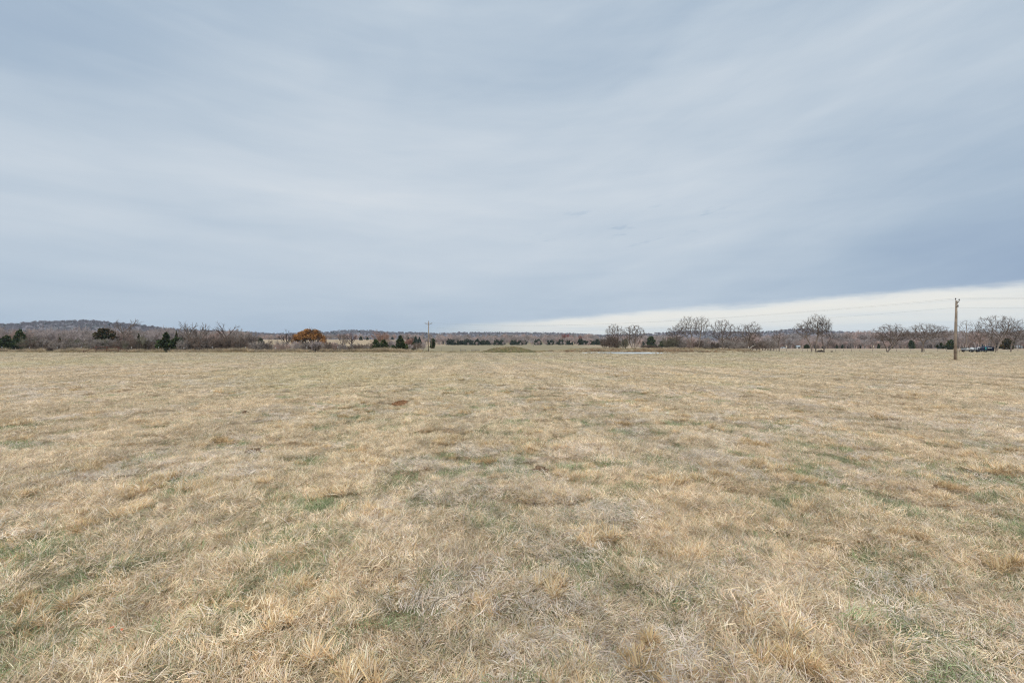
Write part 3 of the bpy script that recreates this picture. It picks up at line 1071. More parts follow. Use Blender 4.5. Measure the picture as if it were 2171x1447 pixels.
# --- the open grown trees of the right hand row
dome_tree('twiggy bare tree rising out of brush, first beyond the pond', 1304, 130, 687, 44, 101, stems_=[[(0, 0, 0), (-.03, 0, .45)], [(.05, 0, 0), (.10, 0, .38)]], envs=[((-.02, 0, .66, .46, .45, .34, .34), 1)], base_r=.17)
dome_tree('bare vase shaped tree of several thin stems above the pond', 1343, 130, 688, 52, 102, stems_=[[(-.03, 0, 0), (-.16, 0, .30)], [(.02, 0, 0), (.10, .05, .34)], [(0, .04, 0), (-.02, .1, .30)], [(.04, 0, 0), (.22, 0, .28)]], envs=[((0, 0, .64, .48, .45, .36, .30), 1)], base_r=.14)
dome_tree('slim bare tree in a brush clump before the tallest pair', 1432, 130, 689, 46, 103, stems_=[[(0, 0, 0), (.05, 0, .5)]], envs=[((.0, 0, .66, .44, .40, .34, .40), 1)], base_r=.16, n_at=320)
dome_tree('tall bare tree with dark trunk, left one of the tallest pair', 1459, 131, 670, 48, 104, stems_=[[(.10, 0, 0), (.06, 0, .22), (-.02, 0, .34)], [(.10, .02, 0), (.16, .04, .40)]], envs=[((-.02, 0, .66, .48, .45, .33, .26), 1)], base_r=.25, n_at=520)
dome_tree('tall narrow bare tree with dark trunk, right one of the tallest pair', 1485, 132, 670, 38, 105, stems_=[[(-.12, 0, 0), (-.05, 0, .25), (.0, 0, .45)]], envs=[((.05, 0, .68, .46, .45, .31, .30), 1)], base_r=.22, n_at=420)
dome_tree('bare tree with pale trunk and rounded fan crown after the tallest pair', 1532, 128, 677, 56, 106, trunk=.22, envs=[((0, 0, .60, .48, .45, .39, .34), 1)], base_r=.24, n_at=480)
dome_tree('spreading bare tree with forked pale limbs and flat broad crown', 1586, 128, 682, 64, 107, trunk=.20, envs=[((-.02, 0, .62, .48, .45, .30, .30), .75), ((.14, 0, .72, .26, .3, .28, .2), .25)], base_r=.25, n_at=480)
dome_tree('small bare tree standing alone with short grey trunk and thin limbs', 1652, 126, 696, 34, 108, trunk=.28, envs=[((0, 0, .66, .46, .45, .34, .30), 1)], base_r=.20, n_at=150, twig=.009, twigs=2)
dome_tree('leaning pale stem tree at the edge of the four trunk cluster', 1708, 121, 680, 50, 109, stems_=[[(.26, 0, 0), (.22, 0, .22), (.05, 0, .46)]], envs=[((-.05, 0, .72, .46, .45, .27, .26), 1)], base_r=.17, n_at=300)
dome_tree('tallest tree of the four trunk cluster with thick fan of twigs', 1733, 121, 665, 52, 110, stems_=[[(-.08, 0, 0), (-.04, 0, .25), (.0, 0, .40)], [(-.16, .05, 0), (-.14, .05, .30)]], envs=[((.02, 0, .68, .47, .45, .31, .24), 1)], base_r=.22, n_at=600)
dome_tree('dark twisted tree of the cluster with a nest in its branches', 1747, 120, 674, 42, 111, stems_=[[(.02, 0, 0), (-.04, 0, .18), (-.10, 0, .38)], [(.02, 0, .08), (.20, 0, .26), (.30, 0, .36)]], envs=[((-.02, 0, .66, .42, .40, .32, .22), .8), ((.30, 0, .48, .18, .3, .16, .12), .2)], base_r=.25, n_at=340, trunk_c=(.13, .10, .085), crown_c=(.13, .10, .085))
dome_tree('broad bare tree forking at the ground into wide dome crown', 1888, 121, 685, 68, 112, stems_=[[(-.12, 0, 0), (-.13, 0, .12)], [(-.10, 0, .02), (.04, 0, .20), (.16, 0, .34)]], envs=[((.0, 0, .60, .49, .46, .38, .30), 1)], base_r=.30, n_at=520)
dome_tree('wide spreading bare tree with low limbs just before the near pole', 1968, 121, 683, 90, 113, stems_=[[(-.14, 0, 0), (-.14, 0, .14)]], envs=[((-.12, 0, .62, .36, .40, .36, .28), .62), ((.24, 0, .62, .26, .3, .26, .18), .38)], base_r=.32, n_at=560)
dome_tree('thin straight bare tree rising behind the parked trailer', 2049, 150, 677, 38, 114, stems_=[[(0, 0, 0), (0, 0, .50)]], envs=[((0, 0, .66, .44, .42, .34, .26), 1)], base_r=.20, n_at=240, twigs=2)
dome_tree('largest bare tree with thick trunk and two part crown by the trailer', 2121, 121, 667, 84, 115, stems_=[[(-.12, 0, 0), (-.12, 0, .20)], [(-.10, 0, .05), (-.02, 0, .24), (.06, 0, .36)]], envs=[((-.16, 0, .66, .33, .40, .33, .30), .55), ((.24, 0, .66, .25, .3, .30, .26), .45)], base_r=.33, n_at=620)
dome_tree('small pale stemmed bare tree at the end of the row', 2152, 122, 690, 52, 116, stems_=[[(-.18, 0, 0), (-.14, 0, .30)]], envs=[((.05, 0, .66, .46, .42, .33, .26), 1)], base_r=.19, n_at=300)
dome_tree('hazy bare tree in the woods behind the trailer', 2078, 170, 690, 46, 117, trunk=.3, base_r=.22, n_at=300)

# --- tall bare trees standing out of the left hand thicket
TH = var_prm(VASE, nch=[6, 5, 5, 4])
LC = (.17, .13, .115)
bare_tree('bare_tree', 'tall thin bare tree above the thicket beside the pipe gate', 264, 128, 676, 46, 201, var_prm(TH, stems=[((0, 0, 0), (0, 0, 1), .60, .020)], t0=[.35, .3, .3, .2], len=[.62, .55, .55, .5]), twig=.015, crown_c=LC)
bare_tree('bare_tree', 'tall crooked bare tree, first of the pair above the thicket', 402, 128, 682, 36, 202, var_prm(TH, stems=[((0, 0, 0), (-.06, 0, 1), .58, .022)], t0=[.5, .3, .3, .2], len=[.62, .55, .55, .5]), twig=.016, crown_c=LC)
bare_tree('bare_tree', 'bare tree with curved limbs, second of the pair above the thicket', 422, 127, 684, 34, 203, var_prm(TH, stems=[((0, 0, 0), (.06, 0, 1), .58, .022)], t0=[.5, .3, .3, .2], len=[.62, .55, .55, .5]), twig=.016, crown_c=LC)
bare_tree('bare_tree', 'bare tree with open goblet of dark limbs against the sky', 483, 126, 682, 44, 204, var_prm(TH, stems=[((-.03, 0, 0), (0, 0, 1), .56, .026)], nch=[5, 4, 5, 4], t0=[.72, .3, .2, .15], len=[.75, .5, .5, .5]), twig=.016, trunk_c=(.12, .085, .07), crown_c=(.12, .085, .07))
bare_tree('bare_tree', 'dark crooked bare tree just before the orange oak', 607, 128, 698, 36, 205, var_prm(TH, stems=[((.08, 0, 0), (-.16, 0, 1), .50, .024)], t0=[.45, .3, .3, .2], len=[.75, .55, .55, .5]), trunk_c=(.09, .07, .06), crown_c=(.11, .085, .075))
bare_tree('bare_tree', 'small bare tree between the white pole and the orange oak', 535, 125, 709, 30, 206, var_prm(TH, stems=stems(2, .2, .4, .024, .03, 4), len=[1.0, .55, .55, .5]), crown_c=LC)
bare_tree('bare_tree', 'little forked bare tree in pale grass before the orange oak', 568, 123, 720, 20, 207, var_prm(TH, stems=stems(2, .25, .4, .022, .03, 5), len=[.9, .55, .55, .5]), crown_c=LC)
bare_tree('bare_tree', 'open branched bare tree on the tan field past the orange oak', 728, 124, 706, 34, 208, var_prm(TH, stems=[((.0, 0, 0), (-.1, 0, 1), .40, .024)], len=[1.1, .55, .55, .5]), crown_c=LC)
bare_tree('bare_tree', 'upright bare tree with reddish twigs and a dark trunk', 746, 126, 704, 24, 209, var_prm(TH, stems=[((.0, 0, 0), (0, 0, 1), .60, .026)], t0=[.4, .3, .3, .2], len=[.5, .55, .55, .5]), trunk_c=(.10, .075, .07), crown_c=(.24, .13, .11))
bare_tree('bare_tree', 'peach toned bare tree behind the pair of dark cedars', 808, 142, 702, 38, 210, var_prm(VASE, stems=stems(3, .2, .42, .024, .04, 6), len=[1.0, .55, .55, .5]), crown_c=(.40, .24, .18), twig=.024)
bare_tree('bare_tree', 'rounded peach toned shrub tree behind the single large cedar', 866, 150, 717, 20, 211, var_prm(VASE, stems=stems(4, .25, .4, .02, .05, 7), len=[1.0, .55, .55, .5]), crown_c=(.42, .24, .19), twig=.024)
bare_tree('bare_tree', 'rust red bare tree top in the far woods', 1202, 430, 707, 24, 212, var_prm(VASE, stems=stems(3, .2, .42, .024, .04, 8), len=[1.0, .55, .55, .5]), crown_c=(.34, .10, .075), twig=.07)
bare_tree('bare_tree', 'smaller reddish bare tree beyond the rust red one', 1234, 440, 711, 18, 213, var_prm(VASE, stems=stems(3, .2, .42, .024, .04, 9), len=[1.0, .55, .55, .5]), crown_c=(.30, .12, .09), twig=.07)

# --- thicket shrubs: a few shapes, each copy its own object
SHRUB = dict(lv=4, seg=[4, 4, 4, 3, 3], tip=[.5, .45, .4, .4, .4], wig=[.14, .18, .22, .25, .3], up=[.04, .04, .03, .02, .02],
             nch=[6, 5, 5, 4], t0=[.12, .15, .15, .15], ang=[38, 42, 46, 48], len=[.62, .58, .55, .55], taper=[.45, .35, .3, .3], rad=[.55, .55, .55, .6])
shr = random.Random(77)
KINDS = {'grey': ((.33, .28, .25), (.36, .30, .265)), 'lilac': ((.42, .355, .335), (.46, .38, .355)), 'brown': ((.18, .14, .11), (.23, .17, .135)), 'pink': ((.44, .325, .28), (.49, .35, .30)), 'olive': ((.20, .185, .13), (.24, .215, .15))}


def shrub(kind, label, xp, d, top, spread, group, name='bare_shrub', cat='shrub'):
    k = shr.randrange(3)
    tc_, cc_ = KINDS[kind]
    return bare_tree(name, label, xp, d, top, spread, 300 + k + 10 * list(KINDS).index(kind), var_prm(SHRUB, stems=stems(7, .38, .62, .016, .10, k)), group, tc_, cc_,
                     .026, cat=cat, rz=shr.uniform(0, 6.28), cache=(kind, k))


def fill(x0, x1, step, d0, d1, t0, t1, s0, s1, kinds, label, group, skip=(), **kw):
    x = x0
    while x < x1:
        xx = x + shr.uniform(-.35, .35) * step
        if not any(a < xx < b__ for a, b__ in skip):
            kd = shr.choice(kinds)
            shrub(kd, label, xx, shr.uniform(d0, d1), shr.uniform(t0, t1), shr.uniform(s0, s1), group, **kw)
        x += step


fill(58, 205, 11, 121, 125, 712, 724, 22, 34, ['grey', 'brown', 'olive', 'grey'], 'grey brown bare shrub between the two end cedars and the pipe gate', 'shrubs between end cedars and gate')
fill(0, 205, 12, 130, 145, 691, 703, 30, 46, ['lilac', 'pink', 'lilac', 'grey'], 'pale lilac bare tree in the thicket behind the end cedars', 'pale trees behind the end cedars', name='thicket_tree', cat='tree')
fill(205, 335, 11, 121, 126, 711, 724, 22, 34, ['grey', 'brown', 'olive'], 'grey brown bare shrub in the thicket by the pipe gate', 'shrubs by the pipe gate')
fill(205, 385, 12, 130, 145, 693, 705, 30, 46, ['lilac', 'pink', 'grey'], 'pinkish bare tree in the thicket behind the pipe gate', 'pinkish trees behind the gate', name='thicket_tree', cat='tree')
fill(388, 520, 10, 121, 126, 708, 720, 22, 34, ['brown', 'grey', 'brown'], 'brown bare shrub between the big conical cedar and the pale pole', 'shrubs between conical cedar and pale pole')
fill(388, 520, 13, 130, 145, 697, 706, 30, 44, ['lilac', 'pink', 'grey'], 'lilac bare tree behind the brown shrubs left of the pale pole', 'lilac trees by the pale pole', name='thicket_tree', cat='tree')
fill(520, 615, 13, 121, 126, 720, 731, 16, 26, ['grey', 'brown', 'pink'], 'low bare shrub in pale grass between pale pole and orange oak', 'shrubs between pale pole and oak')
fill(626, 690, 9, 120, 124, 721, 729, 20, 28, ['lilac', 'grey', 'lilac', 'brown'], 'lilac grey bare shrub at the foot of the orange oak', 'shrubs at the foot of the oak')
fill(693, 788, 11, 120, 126, 722, 732, 16, 24, ['grey', 'brown', 'pink'], 'low bare shrub between the orange oak and the cedar pair', 'shrubs between oak and cedar pair')
fill(826, 905, 10, 135, 165, 718, 731, 16, 24, ['pink', 'lilac', 'brown'], 'pinkish bare shrub around the single large cedar', 'shrubs around the single cedar')
fill(1285, 1325, 9, 128, 131, 712, 722, 20, 28, ['brown', 'olive', 'brown'], 'brown twiggy shrub at the foot of the first tree beyond the pond', 'shrubs under the first pond tree')
fill(1370, 1396, 12, 128, 130, 730, 733, 18, 24, ['brown'], 'low brown shrub on the bank between pond trees', 'low shrubs on the pond bank')
fill(1412, 1450, 9, 129, 133, 711, 722, 20, 28, ['brown', 'olive', 'grey'], 'olive brown shrub around the slim tree before the tallest pair', 'shrubs around the slim tree')
fill(1452, 1522, 10, 134, 140, 714, 727, 20, 28, ['brown', 'pink', 'grey'], 'brown shrub behind the trunks of the tallest pair', 'shrubs behind the tallest pair')
fill(1540, 1640, 11, 136, 160, 712, 724, 24, 34, ['brown', 'grey', 'brown'], 'dark brown shrub behind the two pale trunked spreading trees', 'shrubs behind the spreading trees')

# ------------------------------------------------------------------ cedars
def cedar_np(seed, n=2600, conical=1.0, col=((.042, .064, .028), (.072, .096, .038), (.12, .112, .046)), size=.11):
    """ragged evergreen crown about 1 m high, 0.6 wide, as many small sprays"""
    r = np.random.default_rng(seed)
    m = 46
    lz = r.uniform(.03, .95, m); la = r.random(m) * 2 * pi
    prof = lambda z: np.clip((1 - z) ** (.95 if conical > .5 else .45) * (.35 + .65 * np.clip(z / .22, 0, 1)), .03, 1) * .36
    lr = prof(lz) * r.uniform(.45, 1.22, m)
    C = np.stack([lr * np.cos(la), lr * np.sin(la), lz], 1)
    C = np.concatenate([C, [[0, 0, .97], [0.01, 0, .9], [0, 0.01, .82]]])
    w = np.concatenate([prof(lz) * r.uniform(.30, .55, m) + .03, [.025, .045, .06]])
    k = r.choice(len(C), n, p=(w ** 2) / (w ** 2).sum())
    d = r.normal(0, 1, (n, 3)); d /= np.linalg.norm(d, axis=1, keepdims=True)
    p = C[k] + d * w[k][:, None] * (r.random((n, 1)) ** .4)
    p[:, 2] = np.clip(p[:, 2], .0, 1.02)
    out = p.copy(); out[:, 2] = 0; out /= np.linalg.norm(out, axis=1, keepdims=True) + 1e-6
    ax = out * .7 + np.array([0, 0, .55]) + r.normal(0, .45, (n, 3)); ax /= np.linalg.norm(ax, axis=1, keepdims=True)
    sd = np.cross(ax, r.normal(0, 1, (n, 3))); sd /= np.linalg.norm(sd, axis=1, keepdims=True)
    L = size * r.uniform(.5, 1.1, (n, 1)); Wd = L * .38
    V = np.stack([p - ax * L * .5, p + sd * Wd, p + ax * L * .5, p - sd * Wd], 1)
    cs = np.array(col)[r.choice(3, n, p=[.45, .38, .17])] * r.uniform(.7, 1.3, (n, 1))
    return V.reshape(-1, 3), [np.arange(4 * n).reshape(-1, 4)], np.repeat(cs, 4, 0)


CED = {}


def cedar(label, xp, d, top, width, seed, conical=1.0, col=None, group=None, n=2600, size=.11, ybase=None):
    x = px(xp, d); z = gz(x, d)
    h = zpx(top, d) - z
    w = width * d / FPX
    key = (seed % 4 if group else seed, conical, col, n)
    if key not in CED:
        kw = {} if col is None else {'col': col}
        V, F, C = cedar_np(seed, n, conical, size=size, **kw)
        cm = mesh_np('crown', V, F, EVERG, C)
        mb = MB(); mb.tube([(0, 0, -.02), (0.005, 0, .3), (0, 0, .8)], [.03, .022, .006], 7)
        CED[key] = (cm, mb.mesh('trunk', POLEM))
    cm, tm = CED[key]
    o = thing('cedar_tree', label, 'tree', (x, d, z - .03), (seed * 1.7) % 6.28, group, (w / .86, w / .86, h))
    obj('crown', cm, o); obj('trunk', tm, o)
    return o


BRN = ((.055, .064, .030), (.11, .085, .038), (.16, .09, .045))
cedar('dark rounded cedar cut by the picture edge at the thicket end', 12, 124, 711, 38, 1, .2)
cedar('dark cedar with pointed top beside the edge cedar', 42, 125, 696, 36, 2)
cedar('small brownish cedar poking from the thicket before the pipe gate', 127, 125, 713, 12, 3, col=BRN)
cedar('broad cedar with rusty brown top behind the pipe gate', 223, 127, 695, 48, 4, .35, col=BRN)
cedar('little dark cedar peeping through shrubs beside the gate', 294, 126, 706, 16, 5, col=BRN)
cedar('big conical dark green cedar, largest in the thicket', 352, 120, 703, 42, 6, n=3400)
cedar('rounded dark cedar tight against the big conical one', 377, 123, 714, 32, 7, .2)
cedar('slim brown topped cedar behind the rounded dark one', 374, 131, 700, 14, 8, col=BRN)
cedar('low dark evergreen shrub beyond the thicket near the pale pole', 552, 160, 716, 18, 9, .1)
cedar('left cedar of the dark pair before the utility pole', 797, 121, 718, 20, 10, .3)
cedar('right cedar of the dark pair before the utility pole', 814, 121, 719, 22, 11, .4)
cedar('single large dark cedar with knobbly top before the utility pole', 848, 121, 709, 34, 12, n=3400)
cedar('tiny dark cedar at the slope beside the single large one', 876, 150, 724, 9, 13, .3)
cedar('dark cedar half hidden behind the utility pole', 918, 200, 716, 14, 14, .2)
cedar('dark evergreen by the small bare tree on the woods edge', 1797, 285, 721, 15, 15, .2)
cedar('brownish evergreen under the largest bare tree', 2136, 200, 717, 24, 16, .1, col=BRN)
cedar('dark evergreen in the woods beside the near pole', 2015, 200, 719, 18, 17, .1)
cedar('low dark evergreen in the woods before the near pole', 1993, 240, 726, 18, 18, .1)
cedar('dark evergreen behind the wide spreading bare tree', 1932, 250, 720, 14, 19, .2)
cedar('lone dark evergreen at the woods edge by four trunk cluster', 1710, 260, 729, 12, 20, .1)
cedar('pair of dark evergreen crowns rising behind pond shrubs', 1381, 330, 712, 22, 21, .1)
cedar('grey green evergreen before the slim tree beyond the pond', 1403, 250, 722, 14, 22, .1)
cedar('lone pale green conifer on the skyline by the pale pole', 522, 420, 702, 9, 23, .1, col=((.05, .10, .06), (.06, .12, .07), (.07, .12, .08)))
for i, (xp, top, w) in enumerate(((78, 722, 16), (104, 726, 14), (160, 722, 18), (183, 719, 16), (246, 722, 18), (306, 723, 16), (328, 719, 18), (458, 724, 14))):
    cedar('small dark evergreen half hidden among the thicket shrubs', xp, 127 + i % 3, top, w, 70 + i, .15, BRN if i % 2 else None, 'evergreens hidden in the thicket', n=1200)
FARC = ((.038, .056, .036), (.060, .076, .046), (.085, .086, .050))
GRP = 'dark cedars along the far treeline'
cr = random.Random(12)
for x0_, x1_, n_, t0_, t1_ in ((946, 962, 4, 715, 722), (964, 1023, 15, 717, 725), (1024, 1040, 4, 720, 724), (1046, 1070, 5, 718, 724), (1084, 1114, 8, 717, 724), (1134, 1147, 4, 716, 722),
                               (1160, 1170, 2, 719, 723), (1183, 1214, 7, 718, 724), (1226, 1262, 11, 717, 723), (1265, 1286, 6, 717, 723)):
    for i in range(n_):
        xp = x0_ + (x1_ - x0_) * (i + cr.uniform(.1, .9)) / n_
        cedar('small dark cedar in the row along the far treeline', xp, cr.uniform(382, 398), cr.uniform(t0_, t1_), cr.uniform(6, 14), 30 + cr.randrange(4), cr.choice([.3, 1.0]), FARC, GRP, n=500, size=.2)
GRP2 = 'dark cedars on the far tan slope'
for i, (xp, top, w) in enumerate(((866, 714, 7), (873, 715, 8), (881, 712, 9), (889, 714, 8), (765, 712, 6), (779, 714, 5))):
    cedar('small dark cedar on the far tan slope before the hills', xp, 350 + i * 4, top, w * 1.25, 60 + i, .3, FARC, GRP2, n=500, size=.2)

# ------------------------------------------------------------------ orange oak
def oak():
    d = 133.0; x = px(655, d); z = gz(x, d)
    h = zpx(693, d) - z; w = 70 * d / FPX
    T, C = tree_mesh_pair(900, var_prm(VASE, stems=[((0, 0, 0), (0, 0, 1), .26, .040)], nch=[9, 6, 5, 3], len=[2.0, .5, .5, .5], ang=[55, 42, 34, 32]), w * .9, h * .93, .03, (.13, .10, .08), (.16, .11, .08))
    o = thing('oak_tree', 'broad oak still holding orange brown leaves above the thicket', 'tree', (x, d, z - .05))
    obj('trunk', mesh_np('trunk', T[0], T[1], BARK, T[2]), o)
    obj('branches', mesh_np('branches', C[0], C[1], BARK, C[2]), o)
    r = np.random.default_rng(8)
    m = 90
    a = r.random(m) * 2 * pi; q = np.sqrt(r.random(m)) * (1 + .07 * np.sin(3 * a + 1.2))
    cz = .32 + .62 * np.sqrt(np.clip(1 - q ** 2, 0, 1)) * r.uniform(.55, 1.0, m)
    Cn = np.stack([q * np.cos(a) * w * .46, q * np.sin(a) * w * .44, cz * h], 1)
    n = 9000
    k = r.integers(0, m, n)
    dd = r.normal(0, 1, (n, 3)); dd /= np.linalg.norm(dd, axis=1, keepdims=True)
    p = Cn[k] + dd * (r.random((n, 1)) ** .45) * np.array([.95, .95, .55])
    ax = r.normal(0, 1, (n, 3)); ax /= np.linalg.norm(ax, axis=1, keepdims=True)
    sd = np.cross(ax, r.normal(0, 1, (n, 3))); sd /= np.linalg.norm(sd, axis=1, keepdims=True)
    L = r.uniform(.10, .22, (n, 1))
    V = np.stack([p - ax * L, p + sd * L * .6, p + ax * L, p - sd * L * .6], 1)
    cs = np.array([(.38, .185, .065), (.30, .135, .05), (.46, .25, .10), (.20, .105, .05)])[r.choice(4, n, p=[.4, .3, .2, .1])]
    cs = cs * (.7 + .6 * r.random(m)[k][:, None]) * r.uniform(.8, 1.2, (n, 1))
    obj('crown', mesh_np('crown', V.reshape(-1, 3), [np.arange(4 * n).reshape(-1, 4)], OAKL, np.repeat(cs, 4, 0)), o)


oak()

# ------------------------------------------------------------------ far woods as masses
def wood_tree(seed, col, twig=.045):
    T, C = tree_mesh_pair(seed, var_prm(SHRUB, stems=stems(3, .18, .45, .02, .05, seed), nch=[6, 5, 5, 3], len=[.85, .6, .58, .55], t0=[.3, .15, .15, .15]), .85, 1.0, twig, col, col, tmin=.004)
    n = len(T[0])
    V = np.concatenate([T[0], C[0]])
    return V, [T[1][0], C[1][0] + n], np.concatenate([T[2], C[2]])


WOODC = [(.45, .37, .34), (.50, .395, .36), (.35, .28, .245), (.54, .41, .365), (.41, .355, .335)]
HILLC = [(.24, .20, .21), (.27, .22, .23), (.21, .175, .18), (.28, .22, .225), (.24, .205, .22)]
HVAR = [wood_tree(520 + i, HILLC[i], .006) for i in range(5)] + [cedar_np(610 + i, 420, .3, FARC, .2) for i in range(2)]
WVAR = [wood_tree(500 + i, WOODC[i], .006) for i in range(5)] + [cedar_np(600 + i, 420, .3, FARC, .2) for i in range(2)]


def wood(name, label, specs, seed):
    """specs: (x0px, x1px, d0, d1, top0, top1, count, cedar share)"""
    r = np.random.default_rng(seed)
    P, I, RO, S = [], [], [], []
    for x0, x1, d0, d1, t0, t1, n, cs in specs:
        d = r.uniform(d0, d1, n); xp = r.uniform(x0, x1, n)
        x = (xp - CX) / FPX * d
        z = ground_z(x, d)
        top = r.uniform(t0, t1, n)
        h = np.clip(EYE - (top - HY) * d / FPX - z, 2.2, 15)
        ced = r.random(n) < cs
        h = np.where(ced, h * .62, h)
        w = h * r.uniform(.75, 1.15, n) * np.where(ced, .75, 1.0)
        P.append(np.stack([x, d, z - .1], 1))
        I.append(np.where(ced, r.integers(5, 7, n), r.integers(0, 5, n)))
        RO.append(np.stack([d * 0, d * 0, r.random(n) * 6.28], 1)); S.append(np.stack([w, w, h], 1))
    return scatter(name, WVAR, *[np.concatenate(a) for a in (P, I, RO, S)], BARK, label=label)


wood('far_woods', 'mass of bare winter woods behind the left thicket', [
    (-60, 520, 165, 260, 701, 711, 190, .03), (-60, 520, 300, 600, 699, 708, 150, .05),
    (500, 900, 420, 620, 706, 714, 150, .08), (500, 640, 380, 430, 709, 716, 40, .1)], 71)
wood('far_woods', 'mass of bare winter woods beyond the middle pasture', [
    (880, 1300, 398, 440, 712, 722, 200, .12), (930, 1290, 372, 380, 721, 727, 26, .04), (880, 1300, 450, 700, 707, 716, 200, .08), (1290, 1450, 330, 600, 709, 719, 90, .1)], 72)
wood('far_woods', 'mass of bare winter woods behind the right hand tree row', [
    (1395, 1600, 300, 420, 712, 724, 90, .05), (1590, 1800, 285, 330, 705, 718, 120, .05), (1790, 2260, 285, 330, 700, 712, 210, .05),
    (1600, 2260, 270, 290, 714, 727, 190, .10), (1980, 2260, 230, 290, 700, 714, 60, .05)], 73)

# ------------------------------------------------------------------ hills
hm, t, b = mat_new('wooded_hillside')
geo = t.node('ShaderNodeNewGeometry')
n1 = t.noise(geo.outputs['Position'], .06, 6, .7)
n2 = t.noise(geo.outputs['Position'], .012, 4, .6)
c = t.ramp(n1, [(.34, (.13, .108, .112)), (.5, (.165, .135, .14)), (.66, (.20, .16, .165))])
c = t.mix(t.step(n2, .50, .62, 0, .6), c, (.05, .06, .045, 1))
t.l.new(c, b.inputs['Base Color'])


def hill(prof, D, depth_f, seed, bump):
    prof = np.array(prof, float)
    cols = np.arange(prof[0, 0], prof[-1, 0], 2.0)
    tt = np.concatenate([np.linspace(0, 1, 46), np.linspace(1.03, 1.6, 10)])
    Xp, T = np.meshgrid(cols, tt, indexing='ij')
    dcrest = D + (fbm(Xp / 120., Xp * 0, seed, 2) - .5) * .12 * D
    depth = dcrest * (depth_f + (1 - depth_f) * T)
    X = (Xp - CX) / FPX * depth
    crest = EYE - (np.interp(Xp, prof[:, 0], prof[:, 1]) + 3.6 - HY) * dcrest / FPX
    g0 = 4.0
    e = np.clip(T, 0, 1); e = e * e * (3 - 2 * e)
    e = np.where(T > 1, 1 - (T - 1) * 1.2, e)
    Z = g0 + (crest - g0) * e + (vnoise(X / 7., depth / 9., seed) - .4) * bump * np.clip(T * 4, 0, 1) + (fbm(X / 60., depth / 80., seed + 2, 3) - .5) * bump * 1.4 * np.clip(1.02 - T, 0, 1) * T * 4
    ends = np.minimum((Xp - cols[0]) / 40., (cols[-1] - Xp) / 40.)
    Z = np.where(ends < 1, -6 + (Z + 6) * np.clip(ends, 0, 1), Z)
    V = np.stack([X, depth, Z], -1).reshape(-1, 3)
    m = len(tt)
    i = np.arange(len(cols) - 1)[:, None] * m + np.arange(m - 1)[None]
    o = obj('hills', mesh_np('hills', V, [np.stack([i, i + m, i + m + 1, i + 1], -1).reshape(-1, 4)], hm))
    tag(o, kind='structure')
    return X, depth, Z, T


H1 = hill([(-300, 700), (-120, 694), (0, 688), (40, 686), (90, 683), (140, 681), (190, 680), (230, 684), (270, 687), (310, 692), (350, 697), (420, 701), (520, 705), (640, 712), (700, 722)], 1350, .62, 81, 5.0)
H2 = hill([(430, 716), (520, 707), (600, 706.5), (680, 705), (700, 703), (725, 700), (760, 698.5), (790, 700), (830, 704), (870, 704), (900, 705), (930, 706), (980, 704.5), (1050, 704), (1100, 704.5), (1180, 705), (1230, 706.5), (1255, 709), (1290, 711), (1340, 712), (1420, 716)], 2100, .60, 82, 5.5)
H3 = hill([(1180, 714), (1240, 711), (1330, 708.5), (1370, 707), (1400, 705), (1450, 701), (1500, 701.5), (1560, 703), (1600, 704), (1640, 701), (1680, 697), (1705, 696), (1740, 699), (1770, 702), (1810, 704), (1900, 706), (2171, 708), (2330, 712), (2400, 722)], 1750, .60, 83, 5.0)


def hill_woods(label, H, n, seed, lo=5., hi=9.):
    r = np.random.default_rng(seed)
    X, D, Z, T = H
    i = r.integers(25, X.shape[0] - 25, n)
    j = (46 * np.clip(r.random(n) ** .55, .12, .985)).astype(int)
    h = r.uniform(lo, hi, n)
    ced = r.random(n) < .08
    P = np.stack([X[i, j] + r.normal(0, 4, n), D[i, j] + r.normal(0, 4, n), Z[i, j] - 1.0], 1)
    w = h * r.uniform(.8, 1.3, n)
    h = np.where(ced, h * .8, h)
    scatter('hill_woods', HVAR, P, np.where(ced, r.integers(5, 7, n), r.integers(0, 5, n)), np.stack([h * 0, h * 0, r.random(n) * 6.28], 1), np.stack([w, w, h], 1), BARK, label=label)


hill_woods('bare woods covering the left hill', H1, 2600, 1)
hill_woods('bare woods covering the middle hills', H2, 3000, 2, 6, 10)
hill_woods('bare woods covering the right hills', H3, 2600, 3)

# ------------------------------------------------------------------ weeds along the fence, reeds by the pond
WV = []
for i in range(4): WV.append(blades(gr, 150, .35, (.45, 1.05), (.012, .03), (45, 88), (5, 60), [(4, (.50, .39, .26)), (3, (.40, .30, .20)), (2, (.58, .49, .37)), (2, (.28, .20, .14))], (0, .05), lean=1))
for i in range(3): WV.append(blades(gr, 170, .35, (.35, .85), (.012, .03), (40, 85), (5, 60), [(4, (.27, .15, .085)), (3, (.34, .21, .12)), (2, (.20, .12, .075)), (2, (.40, .29, .18))], (0, .05), lean=1))
for i in range(2): WV.append(blades(gr, 150, .40, (.20, .45), (.012, .03), (30, 80), (5, 60), [(4, (.44, .33, .20)), (3, (.36, .26, .15)), (2, (.20, .19, .09))], (0, .05), lean=1))


